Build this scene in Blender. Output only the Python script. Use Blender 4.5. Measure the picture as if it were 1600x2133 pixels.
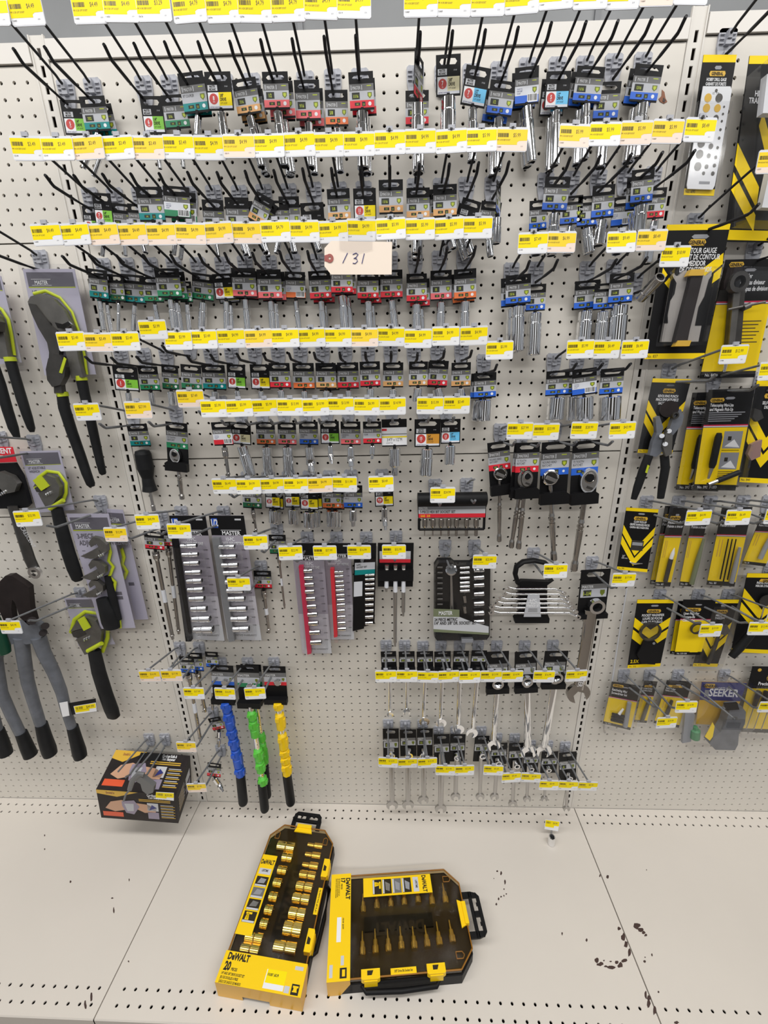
import bpy, math, random
import numpy as np
from mathutils import Matrix, Vector
random.seed(7)
R = random.Random(11)
for o in list(bpy.data.objects): bpy.data.objects.remove(o)
C = bpy.context.scene.collection
SC = bpy.context.scene
# ---------------------------------------------------------------- units: one inch grid of the pegboard, floor 80 in below its top hole row
U = 0.0254
ZF = 80.0
# ---------------------------------------------------------------- camera
F_PX = 826.2
PITCH, YAW, ROLL = 0.310354, -0.013514, -0.021078
CAM = np.array([23.855, -38.0, -22.888])
def _axes():
    cp, sp, cy, sy, cr, sr = math.cos(PITCH), math.sin(PITCH), math.cos(YAW), math.sin(YAW), math.cos(ROLL), math.sin(ROLL)
    fwd = np.array([sy*cp, cy*cp, -sp]); right = np.array([cy, -sy, 0.]); up = np.cross(right, fwd)
    return right*cr+up*sr, -right*sr+up*cr, fwd
AX, AY, AZ = _axes()
cd = bpy.data.cameras.new('camera'); cam = bpy.data.objects.new('camera', cd); C.objects.link(cam)
cd.sensor_fit = 'HORIZONTAL'; cd.sensor_width = 36.0; cd.lens = F_PX/1600*36.0; cd.clip_start = 0.02
mw = Matrix.Identity(4)
for i in range(3):
    mw[i][0] = AX[i]; mw[i][1] = AY[i]; mw[i][2] = -AZ[i]
    mw[i][3] = (CAM[i]+(ZF if i == 2 else 0))*U
cam.matrix_world = mw
SC.camera = cam
# ---------------------------------------------------------------- world, lamps, exposure
w = bpy.data.worlds.new('World'); SC.world = w; w.use_nodes = True
bg = w.node_tree.nodes['Background']; bg.inputs[0].default_value = (0.93, 0.96, 1.0, 1); bg.inputs[1].default_value = 0.30
SC.view_settings.view_transform = 'Standard'; SC.view_settings.look = 'None'
SC.view_settings.exposure = 0.0; SC.view_settings.gamma = 1.0; SC.view_settings.use_curve_mapping = False
LIGHTS = [(0.6, -0.95, 3.05, 5.2, 0.34, 71), (0.6, -2.9, 3.05, 5.2, 0.34, 71)]   # x, y, z, length, width, watts: the ceiling strips
# ---------------------------------------------------------------- materials
def lin(c):
    return tuple(((v/255)/12.92 if v/255 <= 0.04045 else (((v/255)+0.055)/1.055)**2.4) for v in c)
COL = dict(board=(223,218,209), upright=(226,222,215), rail=(230,226,220), deck=(217,210,201), backing=(52,42,36), farwall=(166,168,170),
  plate=(176,178,186), wireb=(44,44,47), wireg=(112,114,117), black=(20,20,22), inkb=(112,98,20), soft=(40,40,44), ink=(45,42,38), yel=(255,231,8), yelo=(255,219,30),
  white=(240,241,244), pinkw=(248,228,214), cream=(240,232,190), grayh=(112,112,112), grayl=(190,192,198), graym=(150,152,158), dkbox=(60,62,58), lime=(190,205,60), shield=(110,122,40),
  red=(226,42,58), pink=(240,110,115), orange=(238,120,62), tan=(228,172,110), teal=(0,140,140), green=(40,140,95), dgreen=(30,105,70), blue=(45,105,215),
  lgreen=(130,200,60), cyan=(110,200,245), byel=(252,228,25), gold=(214,150,50), circ=(200,62,58), white2=(225,228,235),
  tag=(255,240,224), tagred=(172,96,90), lav=(188,185,203), lavd=(104,102,112), neon=(186,200,40), tool=(128,126,122), tooldk=(92,90,88), grip=(30,31,33), handle=(104,108,116),
  gyel=(255,220,22), gyel2=(222,178,60), gray=(128,130,134), lgray=(205,207,212), navy=(45,52,125), brown=(70,52,48), bluep=(40,90,200), greenp=(95,200,70), yelp=(250,210,20),
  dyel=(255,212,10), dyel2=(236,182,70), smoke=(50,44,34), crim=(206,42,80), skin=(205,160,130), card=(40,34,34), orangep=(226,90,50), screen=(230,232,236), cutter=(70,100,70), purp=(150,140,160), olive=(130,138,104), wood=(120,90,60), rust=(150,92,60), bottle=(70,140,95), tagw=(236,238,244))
_m = {}
def mat(k):
    if k in _m: return _m[k]
    m = bpy.data.materials.new(k); m.use_nodes = True; nt = m.node_tree; b = nt.nodes['Principled BSDF']
    N, L = nt.nodes.new, nt.links.new
    def noise(scale, detail=3):
        t = N('ShaderNodeTexCoord'); n = N('ShaderNodeTexNoise'); n.inputs['Scale'].default_value = scale; n.inputs['Detail'].default_value = detail
        L(t.outputs['Object'], n.inputs['Vector']); return n
    def mixcol(c1, c2, n, lo=0.35, hi=0.65):
        r = N('ShaderNodeValToRGB'); r.color_ramp.elements[0].position = lo; r.color_ramp.elements[1].position = hi
        r.color_ramp.elements[0].color = (*c1, 1); r.color_ramp.elements[1].color = (*c2, 1)
        L(n.outputs['Fac'], r.inputs['Fac']); L(r.outputs['Color'], b.inputs['Base Color'])
    if k in ('chrome', 'satin', 'goldsock', 'darkchrome'):
        c = {'chrome': (0.86, 0.87, 0.89), 'satin': (0.50, 0.49, 0.48), 'goldsock': (0.95, 0.76, 0.24), 'darkchrome': (0.5, 0.48, 0.46)}[k]
        b.inputs['Metallic'].default_value = 1; b.inputs['Base Color'].default_value = (*c, 1)
        n = noise(60); r = N('ShaderNodeMapRange'); lo, hi = {'chrome': (0.05, 0.11), 'satin': (0.28, 0.42), 'goldsock': (0.12, 0.24), 'darkchrome': (0.1, 0.22)}[k]
        r.inputs[3].default_value = lo; r.inputs[4].default_value = hi
        L(n.outputs['Fac'], r.inputs[0]); L(r.outputs[0], b.inputs['Roughness'])
    elif k in ('clear', 'amber', 'clearwhite', 'smoke_clear'):
        nt.nodes.remove(b); out = nt.nodes['Material Output']
        tr = N('ShaderNodeBsdfTransparent'); gl = N('ShaderNodeBsdfGlossy'); mx = N('ShaderNodeMixShader'); lw = N('ShaderNodeLayerWeight'); mr = N('ShaderNodeMapRange')
        tr.inputs[0].default_value = {'clear': (0.985, 0.985, 0.99, 1), 'amber': (0.84, 0.74, 0.54, 1), 'clearwhite': (0.80, 0.82, 0.85, 1), 'smoke_clear': (0.6, 0.6, 0.62, 1)}[k]
        gl.inputs['Roughness'].default_value = 0.09; lw.inputs[0].default_value = 0.35
        mr.inputs[3].default_value = 0.012; mr.inputs[4].default_value = 0.3
        L(lw.outputs['Facing'], mr.inputs[0]); L(mr.outputs[0], mx.inputs[0]); L(tr.outputs[0], mx.inputs[1]); L(gl.outputs[0], mx.inputs[2]); L(mx.outputs[0], out.inputs[0])
    else:
        c = lin(COL[k])
        b.inputs['Base Color'].default_value = (*c, 1)
        rough = {'board': 0.5, 'deck': 0.45, 'upright': 0.45, 'rail': 0.45, 'backing': 0.9, 'farwall': 0.8, 'plate': 0.45, 'wireb': 0.42, 'wireg': 0.38, 'grip': 0.55, 'tag': 0.8, 'floor': 0.5}.get(k, 0.38)
        b.inputs['Roughness'].default_value = rough
        if max(c) < 0.05 or k in ('gyel', 'yel', 'byel'): b.inputs['Specular IOR Level'].default_value = 0.22; b.inputs['Roughness'].default_value = 0.5
        if k in ('board', 'deck', 'upright', 'rail'):
            n = noise(2.2, 5); mixcol(tuple(v*0.955 for v in c), tuple(min(1, v*1.02) for v in c), n, 0.3, 0.7)
            n2 = noise(900, 2); bp = N('ShaderNodeBump'); bp.inputs['Strength'].default_value = 0.05; bp.inputs['Distance'].default_value = 0.0004
            L(n2.outputs['Fac'], bp.inputs['Height']); L(bp.outputs['Normal'], b.inputs['Normal'])
        elif k == 'farwall':
            mixcol(tuple(v*0.86 for v in c), tuple(v*1.06 for v in c), noise(3, 6))
        elif k in ('tool', 'tooldk', 'cutter'):
            b.inputs['Metallic'].default_value = 0.75; b.inputs['Roughness'].default_value = 0.4
            mixcol(tuple(v*0.8 for v in c), c, noise(40))
        elif k in ('grip', 'handle', 'card'):
            mixcol(tuple(v*0.85 for v in c), tuple(v*1.12 for v in c), noise(35))
        elif k in ('wireb', 'wireg', 'plate'):
            mixcol(tuple(v*0.88 for v in c), tuple(v*1.08 for v in c), noise(120))
    _m[k] = m
    return m
# ---------------------------------------------------------------- pixel <-> place helpers (a picture point on a plane parallel to the board, d inches in front of it)
def at(px, py, d=0.0):
    D = ((px-800)/F_PX)*AX - ((py-1066.5)/F_PX)*AY + AZ
    t = (-d-CAM[1])/D[1]
    return CAM+t*D
def deck_z(x): return -74.75-0.035*x
def at_deck(px, py, h=0.0):
    D = ((px-800)/F_PX)*AX - ((py-1066.5)/F_PX)*AY + AZ
    # z = -74.75 - .035 x + h
    t = (-74.75+h-0.035*CAM[0]-CAM[2])/(D[2]+0.035*D[0])
    return CAM+t*D
def ipp(px, py, d):            # inches per pixel across, at that place
    return abs(at(px+5, py, d)[0]-at(px-5, py, d)[0])/10
# ---------------------------------------------------------------- mesh builder (inches, scene axes)
class M:
    def __init__(s): s.v = []; s.f = []; s.k = []; s.sm = []
    def add(s, vs, fs, k, sm=False):
        b = len(s.v); s.v.extend([tuple(map(float, p)) for p in vs])
        for f in fs: s.f.append(tuple(b+i for i in f)); s.k.append(k); s.sm.append(sm)
    def face(s, vs, k): s.add(vs, [tuple(range(len(vs)))], k)
    def slab(s, pts, vec, k, kside=None):       # polygon pts extruded by vec
        n = len(pts); p = [np.array(q, float) for q in pts]; v = np.array(vec, float)
        s.face([q+v for q in p], k); s.face(p[::-1], kside or k)
        for i in range(n):
            j = (i+1) % n; s.face([p[i], p[j], p[j]+v, p[i]+v], kside or k)
    def box(s, c, sz, k, rot=None):
        x, y, z = sz[0]/2, sz[1]/2, sz[2]/2
        vs = [(a*x, b*y, e*z) for a in (-1, 1) for b in (-1, 1) for e in (-1, 1)]
        if rot is not None: vs = [tuple(rot @ Vector(q)) for q in vs]
        vs = [(q[0]+c[0], q[1]+c[1], q[2]+c[2]) for q in vs]
        s.add(vs, [(0,1,3,2), (4,6,7,5), (0,4,5,1), (2,3,7,6), (0,2,6,4), (1,5,7,3)], k)
    def tube(s, path, rad, k, n=10, flat=1.0, up=(0, 1, 0), caps=True, sm=True):   # swept ring; rad one number or one per point; flat squeezes along up
        P = [np.array(p, float) for p in path]; m = len(P)
        if not hasattr(rad, '__len__'): rad = [rad]*m
        up = np.array(up, float); rings = []
        for i in range(m):
            t = P[min(i+1, m-1)]-P[max(i-1, 0)]
            L = np.linalg.norm(t); t = t/L if L > 1e-9 else np.array([0, 0, 1.])
            a = np.cross(up, t)
            if np.linalg.norm(a) < 1e-4: a = np.cross(np.array([1., 0.02, 0.03]), t)
            a /= np.linalg.norm(a); b = np.cross(t, a)
            rings.append([P[i]+rad[i]*(a*math.cos(2*math.pi*j/n)+b*flat*math.sin(2*math.pi*j/n)) for j in range(n)])
        vs = [q for r in rings for q in r]
        fs = [(i*n+j, i*n+(j+1) % n, (i+1)*n+(j+1) % n, (i+1)*n+j) for i in range(m-1) for j in range(n)]
        s.add(vs, fs, k, sm)
        if caps:
            s.face(rings[0][::-1], k); s.face(rings[-1], k)
    def text(s, t, pos, h, k, xs=0.8, align='c', bold=0.0, ex=(1, 0, 0), ez=(0, 0, 1)):
        vs, fs, wd = glyphs(t, bold)
        ex = np.array(ex, float); ez = np.array(ez, float); p = np.array(pos, float)
        ox = {'c': -wd/2, 'l': 0, 'r': -wd}[align]
        s.add([p+ex*((x+ox)*h*xs)+ez*(z*h) for x, z in vs], fs, k)
    def split(s, keep):                            # hand every face not made of the kept materials to a new builder
        o = M(); o.v = s.v; ix = [i for i, k in enumerate(s.k) if k not in keep]; iy = [i for i, k in enumerate(s.k) if k in keep]
        o.f = [s.f[i] for i in ix]; o.k = [s.k[i] for i in ix]; o.sm = [s.sm[i] for i in ix]
        s.f = [s.f[i] for i in iy]; s.k = [s.k[i] for i in iy]; s.sm = [s.sm[i] for i in iy]; return o
    def trim(s):
        used = sorted({i for f in s.f for i in f}); mp = {a: b for b, a in enumerate(used)}
        s.v = [s.v[i] for i in used]; s.f = [tuple(mp[i] for i in f) for f in s.f]
    def build(s, name, parent=None, org=(0, 0, 0)):
        s.trim(); me = bpy.data.meshes.new(name); o3 = np.array(org, float)
        A = (np.array(s.v)-o3)*U if s.v else np.zeros((0, 3))
        me.from_pydata(A.tolist(), [], s.f)
        ks = list(dict.fromkeys(s.k))
        for k in ks: me.materials.append(mat(k))
        ix = {k: i for i, k in enumerate(ks)}
        me.polygons.foreach_set('material_index', [ix[k] for k in s.k]); me.polygons.foreach_set('use_smooth', s.sm)
        me.update()
        return link(name, me, parent)
def link(name, me, parent=None):
    o = bpy.data.objects.new(name, me); C.objects.link(o)
    if parent is not None: o.parent = parent
    return o
_g = {}
def glyphs(t, bold=0.0):
    key = (t, bold)
    if key in _g: return _g[key]
    cu = bpy.data.curves.new('text', 'FONT'); cu.body = t; cu.resolution_u = 2; cu.fill_mode = 'FRONT'; cu.offset = bold
    o = bpy.data.objects.new('text', cu); C.objects.link(o)
    me = bpy.data.meshes.new_from_object(o)
    vs = [(v.co.x, v.co.y) for v in me.vertices]; fs = [tuple(p.vertices) for p in me.polygons]
    bpy.data.objects.remove(o); bpy.data.curves.remove(cu); bpy.data.meshes.remove(me)
    xs = [v[0] for v in vs] or [0]; zs = 0.72
    mn = min(xs); vs = [((x-mn)/zs, z/zs) for x, z in vs]; wd = (max(xs)-mn)/zs
    _g[key] = (vs, fs, wd); return _g[key]
def wpos(p): return (p[0]*U, p[1]*U, (p[2]+ZF)*U)
def empty(name, p, label=None, cat=None, group=None):
    o = bpy.data.objects.new(name, None); o.empty_display_size = 0.02; C.objects.link(o); o.location = wpos(p)
    tag(o, label, cat, group); return o
def tag(o, label=None, cat=None, group=None, kind=None):
    for k, v in (('label', label), ('category', cat), ('group', group), ('kind', kind)):
        if v: o[k] = v
def copy_tree(o, parent=None):
    c = o.copy(); C.objects.link(c); c.parent = parent
    for ch in o.children: copy_tree(ch, c)
    return c
# one thing: an Empty plus mesh parts gathered in scene inches
class Thing:
    def __init__(s, name, org, label, cat, group=None):
        s.org = np.array(org, float); s.e = empty(name, org, label, cat, group); s.p = {}; s.order = []
    def part(s, name, parent=None):
        m = M(); s.order.append((name, m, parent)); return m
    def split_print(s, m, keep=('black',), name='printed_face'):
        s.order.append((name, m.split(keep), m))
    def done(s):
        made = {}
        for n, m, par in s.order:
            if m.v: made[id(m)] = m.build(n, made.get(id(par), s.e), s.org)
        return s.e
ORD = ['first','second','third','fourth','fifth','sixth','seventh','eighth','ninth','tenth','eleventh','twelfth','thirteenth','fourteenth','fifteenth','sixteenth','seventeenth','eighteenth','nineteenth','twentieth','twenty-first','twenty-second','twenty-third','twenty-fourth','twenty-fifth','twenty-sixth','twenty-seventh','twenty-eighth','twenty-ninth','thirtieth']
# card frame: maps (u right, v down) in 0..1 of a quad in scene inches
class Card:
    def __init__(s, tl, tr, br, bl): s.q = [np.array(x, float) for x in (tl, tr, br, bl)]
    def p(s, u, v, off=0.0):
        a, b, c, d = s.q; r = (a*(1-u)+b*u)*(1-v)+(d*(1-u)+c*u)*v
        return r+s.nrm()*off
    def nrm(s):
        n = np.cross(s.q[3]-s.q[0], s.q[1]-s.q[0]); return n/np.linalg.norm(n)
    def ex(s):
        e = s.q[1]-s.q[0]+s.q[2]-s.q[3]; return e/np.linalg.norm(e)
    def ez(s):
        e = s.q[0]-s.q[3]+s.q[1]-s.q[2]; return e/np.linalg.norm(e)
    def W(s): return (np.linalg.norm(s.q[1]-s.q[0])+np.linalg.norm(s.q[2]-s.q[3]))/2
    def H(s): return (np.linalg.norm(s.q[3]-s.q[0])+np.linalg.norm(s.q[2]-s.q[1]))/2
    def rect(s, m, u0, v0, u1, v1, k, off=0.01): m.face([s.p(u0, v1, off), s.p(u1, v1, off), s.p(u1, v0, off), s.p(u0, v0, off)], k)
    def poly(s, m, pts, k, off=0.01, thick=0):
        P = [s.p(u, v, off) for u, v in pts]
        if thick: m.slab(P, s.nrm()*thick, k)
        else: m.face(P[::-1] if area(pts) > 0 else P, k)
    def text(s, m, t, u, v, h, k, xs=0.8, align='c', off=0.018, bold=0.0): # h is a share of the card height
        m.text(t, s.p(u, v, off), h*s.H(), k, xs, align, bold, s.ex(), s.ez())
    def disc(s, m, u, v, r, k, off=0.012, n=14, a0=0):           # r in inches
        c = s.p(u, v, off); m.face([c+s.ex()*r*math.cos(2*math.pi*i/n+a0)+s.ez()*r*math.sin(2*math.pi*i/n+a0) for i in range(n)], k)
    def barcode(s, m, u0, v0, u1, v1, k='ink', n=11, off=0.014):
        rr = random.Random(int(u0*1000+v0*77)+n)
        for i in range(n):
            a = u0+(u1-u0)*i/n; s.rect(m, a, v0, a+(u1-u0)/n*(0.3+0.45*rr.random()), v1, k, off)
    def body(s, m, k, t=0.035, slot=None):                       # card with thickness, optional hang slot (u0,v0,u1,v1)
        if not slot:
            m.slab([s.p(0, 1), s.p(1, 1), s.p(1, 0), s.p(0, 0)], -s.nrm()*t, k); m.face([s.p(0, 1, 0.001), s.p(1, 1, 0.001), s.p(1, 0, 0.001), s.p(0, 0, 0.001)], k); return
        u0, v0, u1, v1 = slot; vb = v1+0.06; cu = 0.18*(u1-u0)
        inn = [(u0, (v0+v1)/2), (u0+cu*0.6, v0), ((u0+u1)/2, v0-0.012), (u1-cu*0.6, v0), (u1, (v0+v1)/2), (u1-cu*0.6, v1), ((u0+u1)/2, v1), (u0+cu*0.6, v1)]
        out = [(0, (v0+v1)/2), (0, 0), (0.5, 0), (1, 0), (1, (v0+v1)/2), (1, vb), (0.5, vb), (0, vb)]
        for i in range(8):
            j = (i+1) % 8
            for off, fl in ((0, 1), (-t, 0)):
                Q = [s.p(*out[i], off), s.p(*out[j], off), s.p(*inn[j], off), s.p(*inn[i], off)]
                m.face(Q if not fl else Q[::-1], k)
            m.face([s.p(*inn[i], 0), s.p(*inn[j], 0), s.p(*inn[j], -t), s.p(*inn[i], -t)], k)
        m.slab([s.p(0, 1), s.p(1, 1), s.p(1, vb), s.p(0, vb)], -s.nrm()*t, k); m.face([s.p(0, 1, 0.001), s.p(1, 1, 0.001), s.p(1, vb, 0.001), s.p(0, vb, 0.001)], k)
        for e in ((0, 0, 1, 0), (0, 0, 0, vb), (1, 0, 1, vb)):
            m.face([s.p(e[0], e[1]), s.p(e[2], e[3]), s.p(e[2], e[3], -t), s.p(e[0], e[1], -t)], k)
def area(p):
    return sum(p[i][0]*p[(i+1) % len(p)][1]-p[(i+1) % len(p)][0]*p[i][1] for i in range(len(p)))/2
def pxcard(pts, d): return Card(*[at(x, y, d) for x, y in pts])
# ================================================================ THE SETTING
# floor, ceiling with strip lamps, wall behind the fixture, wall across the aisle
def struct(name, m, parent=None):
    o = m.build(name, parent, (0, 0, 0)); o.location = (0, 0, ZF*U) if parent is None else (0, 0, 0)
    if parent is None: o['kind'] = 'structure'
    return o
COL['floor'] = (126, 117, 108); COL['ceil'] = (225, 225, 222); COL['aisle'] = (120, 118, 116)
m = M(); m.slab([(-140, -190, -80), (190, -190, -80), (190, 16, -80), (-140, 16, -80)], (0, 0, -2), 'floor'); struct('floor', m)
m = M(); m.slab([(-140, -190, 44), (190, -190, 44), (190, 16, 44), (-140, 16, 44)], (0, 0, 2), 'ceil'); 
for i in range(7): m.box((25, -12-26*i, 42.5), (330, 5, 3), 'gray')  # unseen beams, added as darker bands for the chrome to reflect
struct('ceiling', m)
m = M(); m.slab([(-140, 12, -80), (190, 12, -80), (190, 12, 44), (-140, 12, 44)], (0, 2, 0), 'farwall')
for x in (16.2, 44.2): m.box((x, 11.9, 10), (0.5, 0.3, 60), 'gray')
struct('wall_back', m)
m = M(); m.slab([(-140, -150, -80), (190, -150, -80), (190, -150, 12), (-140, -150, 12)], (0, -3, 0), 'aisle')
for i, (x, wd, k) in enumerate(((-112, 50, 'ink'), (-58, 46, 'screen'), (-6, 44, 'ink'), (40, 34, 'screen'), (84, 40, 'ink'), (130, 44, 'screen'), (170, 30, 'ink'))): m.box((x, -148.5, -36), (wd, 3, 92), k)  # unseen dark and bright blocks, added to put streaks in the chrome reflections
m.box((25, -147, -78), (310, 8, 4), 'ink')
struct('wall_front', m)
for i, (x, y, z, ln, wd, pw) in enumerate(LIGHTS):
    la = bpy.data.lights.new('ceiling_strip', 'AREA'); la.shape = 'RECTANGLE'; la.size = ln; la.size_y = wd; la.energy = pw; la.color = (1.0, 0.985, 0.96)
    lo = bpy.data.objects.new('ceiling_strip', la); lo.location = (x, y, z); C.objects.link(lo)
# ---- pegboards: real holes on a one inch grid
def zl(px, py): return float(at(px, py, 0)[2])
def pegboard(name, x0, x1, z0, z1, xp, zp, parent, skip=()):
    """board from x0..x1, z0..z1 with holes at xp+i, zp-j"""
    m = M(); T = 0.16; r = 0.128
    xs = [xp+i for i in range(-60, 140) if x0+0.45 < xp+i < x1-0.45]
    zs = [zp+i for i in range(-90, 10) if z0+0.45 < zp+i < z1-0.45]
    V = []; Fc = []
    cs = [(math.cos(math.pi/4*k), math.sin(math.pi/4*k)) for k in range(8)]
    sq = [(0.5, 0), (0.5, 0.5), (0, 0.5), (-0.5, 0.5), (-0.5, 0), (-0.5, -0.5), (0, -0.5), (0.5, -0.5)]
    for x in xs:
        for z in zs:
            b = len(V)
            V += [(x+a, 0, z+c) for a, c in sq]+[(x+a*r, 0, z+c*r) for a, c in cs]+[(x+a*r, T, z+c*r) for a, c in cs]
            for k in range(8):
                j = (k+1) % 8
                Fc += [(b+j, b+k, b+8+k, b+8+j), (b+8+j, b+8+k, b+16+k, b+16+j)]
    m.add(V, Fc, 'board')
    a0, a1, c0, c1 = xs[0]-0.5, xs[-1]+0.5, zs[0]-0.5, zs[-1]+0.5
    for (p, q, s, t) in ((x0, a0, z0, z1), (a1, x1, z0, z1), (a0, a1, z0, c0), (a0, a1, c1, z1)):
        m.face([(p, 0, s), (q, 0, s), (q, 0, t), (p, 0, t)], 'board')
    # folded edges
    m.box(((x0+x1)/2, 0.3, z1-0.02), (x1-x0, 0.6, 0.04), 'board'); m.box(((x0+x1)/2, 0.3, z0+0.02), (x1-x0, 0.6, 0.04), 'board')
    o = m.build(name, parent); return o
m = M(); m.slab([(-48, 0.75, -79.5), (96, 0.75, -79.5), (96, 0.75, 1.6), (-48, 0.75, 1.6)], (0, 0.3, 0), 'backing')
gond = m.build('gondola_back', None); gond.location = (0, 0, ZF*U); tag(gond, 'beige metal pegboard wall of a store gondola fixture behind all hooks', 'display wall')
ZB = -79.0
xl = (-1.95, -0.75); xr = (46.05, 47.25)
zt = {'l': zl(30, 137), 'm': zl(700, 109), 'r': zl(1500, 73)}
# seams of the boards
s_l = [zl(60, 507), zl(30, 1077)]; s_m = [zl(600, 952)]; s_r = [zl(1560, 937)]
def bay(x0, x1, top, seams, xp, zps):
    edges = [top]+seams+[ZB]
    for i in range(len(edges)-1):
        pegboard('pegboard_panel', x0+0.03, x1-0.03, edges[i+1]+0.014, edges[i]-0.014, xp, zps[i], gond)
    m = M(); m.box(((x0+x1)/2, 0.1, top+0.62), (x1-x0-0.1, 0.5, 1.16), 'rail'); m.box(((x0+x1)/2, 0.6, top+1.2), (x1-x0-0.1, 1.4, 0.06), 'rail'); m.build('top_rail', gond)
def ph(px, py):
    q = at(px, py, 0); return q[0]-math.floor(q[0]), q[2]-math.floor(q[2])
xpl = np.mean([ph(x/4, y/4)[0] for x, y in ((93,583),(126,724),(158,860),(190,993),(221,1125))])
zpl = np.mean([ph(x/4, y/4)[1] for x, y in ((93,583),(126,724),(158,860),(190,993),(221,1125))])
z2l = np.mean([ph(x/4, 165+y/4)[1] for x, y in ((208,1660+50-1000),)])
zl2 = ph(302/4, 660+823/4)[1]; zl3 = ph(105/4+0, 1340+110/4)[1]
xpr, zpr = ph(1200+567/4, 1340+912/4); zr1 = ph(1200+1015/4, 320+441/4)[1]
bay(-48+xl[0], xl[0], zt['l'], s_l, xpl, [zpl, zl2, zl3])
bay(xl[1], xr[0], zt['m'], s_m, 0.0, [0.0, 0.0])
bay(xr[1], 48+xr[1], zt['r'], s_r, xpr, [zr1, zpr])
# uprights with slots every inch
def upright(name, x0, x1, zph):
    m = M(); xc = (x0+x1)/2; hw = 0.13; hh = 0.34; zs = [zph-i for i in range(0, 81)]
    zs = [z for z in zs if -78.5 < z < 1.9]
    z_hi = 1.95 + (0.35 if x0 > 10 else -0.05); z_lo = -79
    m.box(((x0+xc-hw)/2, 0.05, (z_hi+z_lo)/2), (xc-hw-x0, 0.1, z_hi-z_lo), 'upright'); m.box(((x1+xc+hw)/2, 0.05, (z_hi+z_lo)/2), (x1-xc-hw, 0.1, z_hi-z_lo), 'upright')
    e = [z_hi]+[v for z in zs for v in (z+hh, z-hh)]+[z_lo]
    for i in range(0, len(e), 2):
        if e[i]-e[i+1] > 0.01: m.box((xc, 0.05, (e[i]+e[i+1])/2), (2*hw, 0.1, e[i]-e[i+1]), 'upright')
    # side flanges
    for x in (x0+0.06, x1-0.06): m.box((x, -0.03, (z_hi+z_lo)/2), (0.1, 0.1, z_hi-z_lo), 'upright')
    o = m.build(name, None); o.location = (0, 0, ZF*U); o['kind'] = 'structure'; return o
zu = ph(1060, 1000)[1]
upright('trim_1', xl[0], xl[1], ph(277, 660+540/4)[1]); upright('trim_2', xr[0], xr[1], ph(1200+930/4, 600/4)[1])
# ---- base shelves with two perforated strips at the back and two at the front
DF = 18.9                              # front edge
rows = [0.86, 1.82, 17.08, 18.1]
def dk(x, d, dz=0.0):                  # the shelf run is a hair out of square with the boards
    X = x-0.042*d; return (X, -d*(1+0.00075*x), deck_z(X)+dz)
def shelf(x0, x1, xp, label):
    m = M(); T = 0.12; r = 0.13; PT = 1.032
    cs = [(math.cos(math.pi/4*k), math.sin(math.pi/4*k)) for k in range(8)]
    sq = [(0.5, 0), (0.5, 0.5), (0, 0.5), (-0.5, 0.5), (-0.5, 0), (-0.5, -0.5), (0, -0.5), (0.5, -0.5)]
    xs = [xp+PT*i for i in range(-80, 120) if x0+0.6 < xp+PT*i < x1-0.6]
    a0, a1 = xs[0]-0.5*PT, xs[-1]+0.5*PT
    hr = 0.42
    for d in rows:
        V = []; Fc = []
        for x in xs:
            b = len(V)
            V += [dk(x+a*PT, d-c*2*hr) for a, c in sq]+[dk(x+a*r, d-c*r) for a, c in cs]+[dk(x+a*r, d-c*r, -T) for a, c in cs]
            for k in range(8):
                j = (k+1) % 8; Fc += [(b+k, b+j, b+8+j, b+8+k), (b+8+k, b+8+j, b+16+j, b+16+k)]
        m.add(V, Fc, 'deck')
        for p, q in ((x0, a0), (a1, x1)): m.face([dk(p, d+hr), dk(q, d+hr), dk(q, d-hr), dk(p, d-hr)], 'deck')
    ed = [0.05]+[v for d in rows for v in (d-hr, d+hr)]+[DF]
    for i in range(0, len(ed), 2):
        p, q = ed[i], ed[i+1]
        if q > p: m.face([dk(x0, q), dk(x1, q), dk(x1, p), dk(x0, p)], 'deck')
    m.face([dk(x0, DF+0.08, -0.1), dk(x1, DF+0.08, -0.1), dk(x1, DF), dk(x0, DF)], 'deck')
    m.face([dk(x0, DF+0.08, -2.4), dk(x1, DF+0.08, -2.4), dk(x1, DF+0.08, -0.1), dk(x0, DF+0.08, -0.1)], 'deck')
    for x in (x0, x1): m.face([dk(x, 0.05), dk(x, 0.05, -1), dk(x, DF, -1), dk(x, DF)], 'deck')
    m.face([dk(x0, DF, -1.2), dk(x1, DF, -1.2), dk(x1, 0.05, -1.2), dk(x0, 0.05, -1.2)], 'backing')
    o = m.build('base_shelf', None); o.location = (0, 0, ZF*U); tag(o, label, 'shelf', 'base shelves'); return o
xsl, xsr = -1.65, 47.55
sh = [shelf(xsl-48, xsl-0.06, -1.23-.98+.72-17*1.032, 'beige metal base shelf on the left, under the boxed sharpener and cutters'),
      shelf(xsl+0.04, xsr-0.07, 34.13+0.72, 'middle beige metal base shelf that carries two yellow tool cases'),
      shelf(xsr+0.05, xsr+48, 47.76+0.72, 'right beige metal base shelf with brown paint chips along its left seam')]
m = M(); m.slab([(-60, -DF+1.6, -80), (100, -DF+1.6, -80), (100, -DF+1.6, -79), (-60, -DF+1.6, -79)], (0, 0.5, 0), 'rail'); struct('baseboard_front', m)
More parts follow.
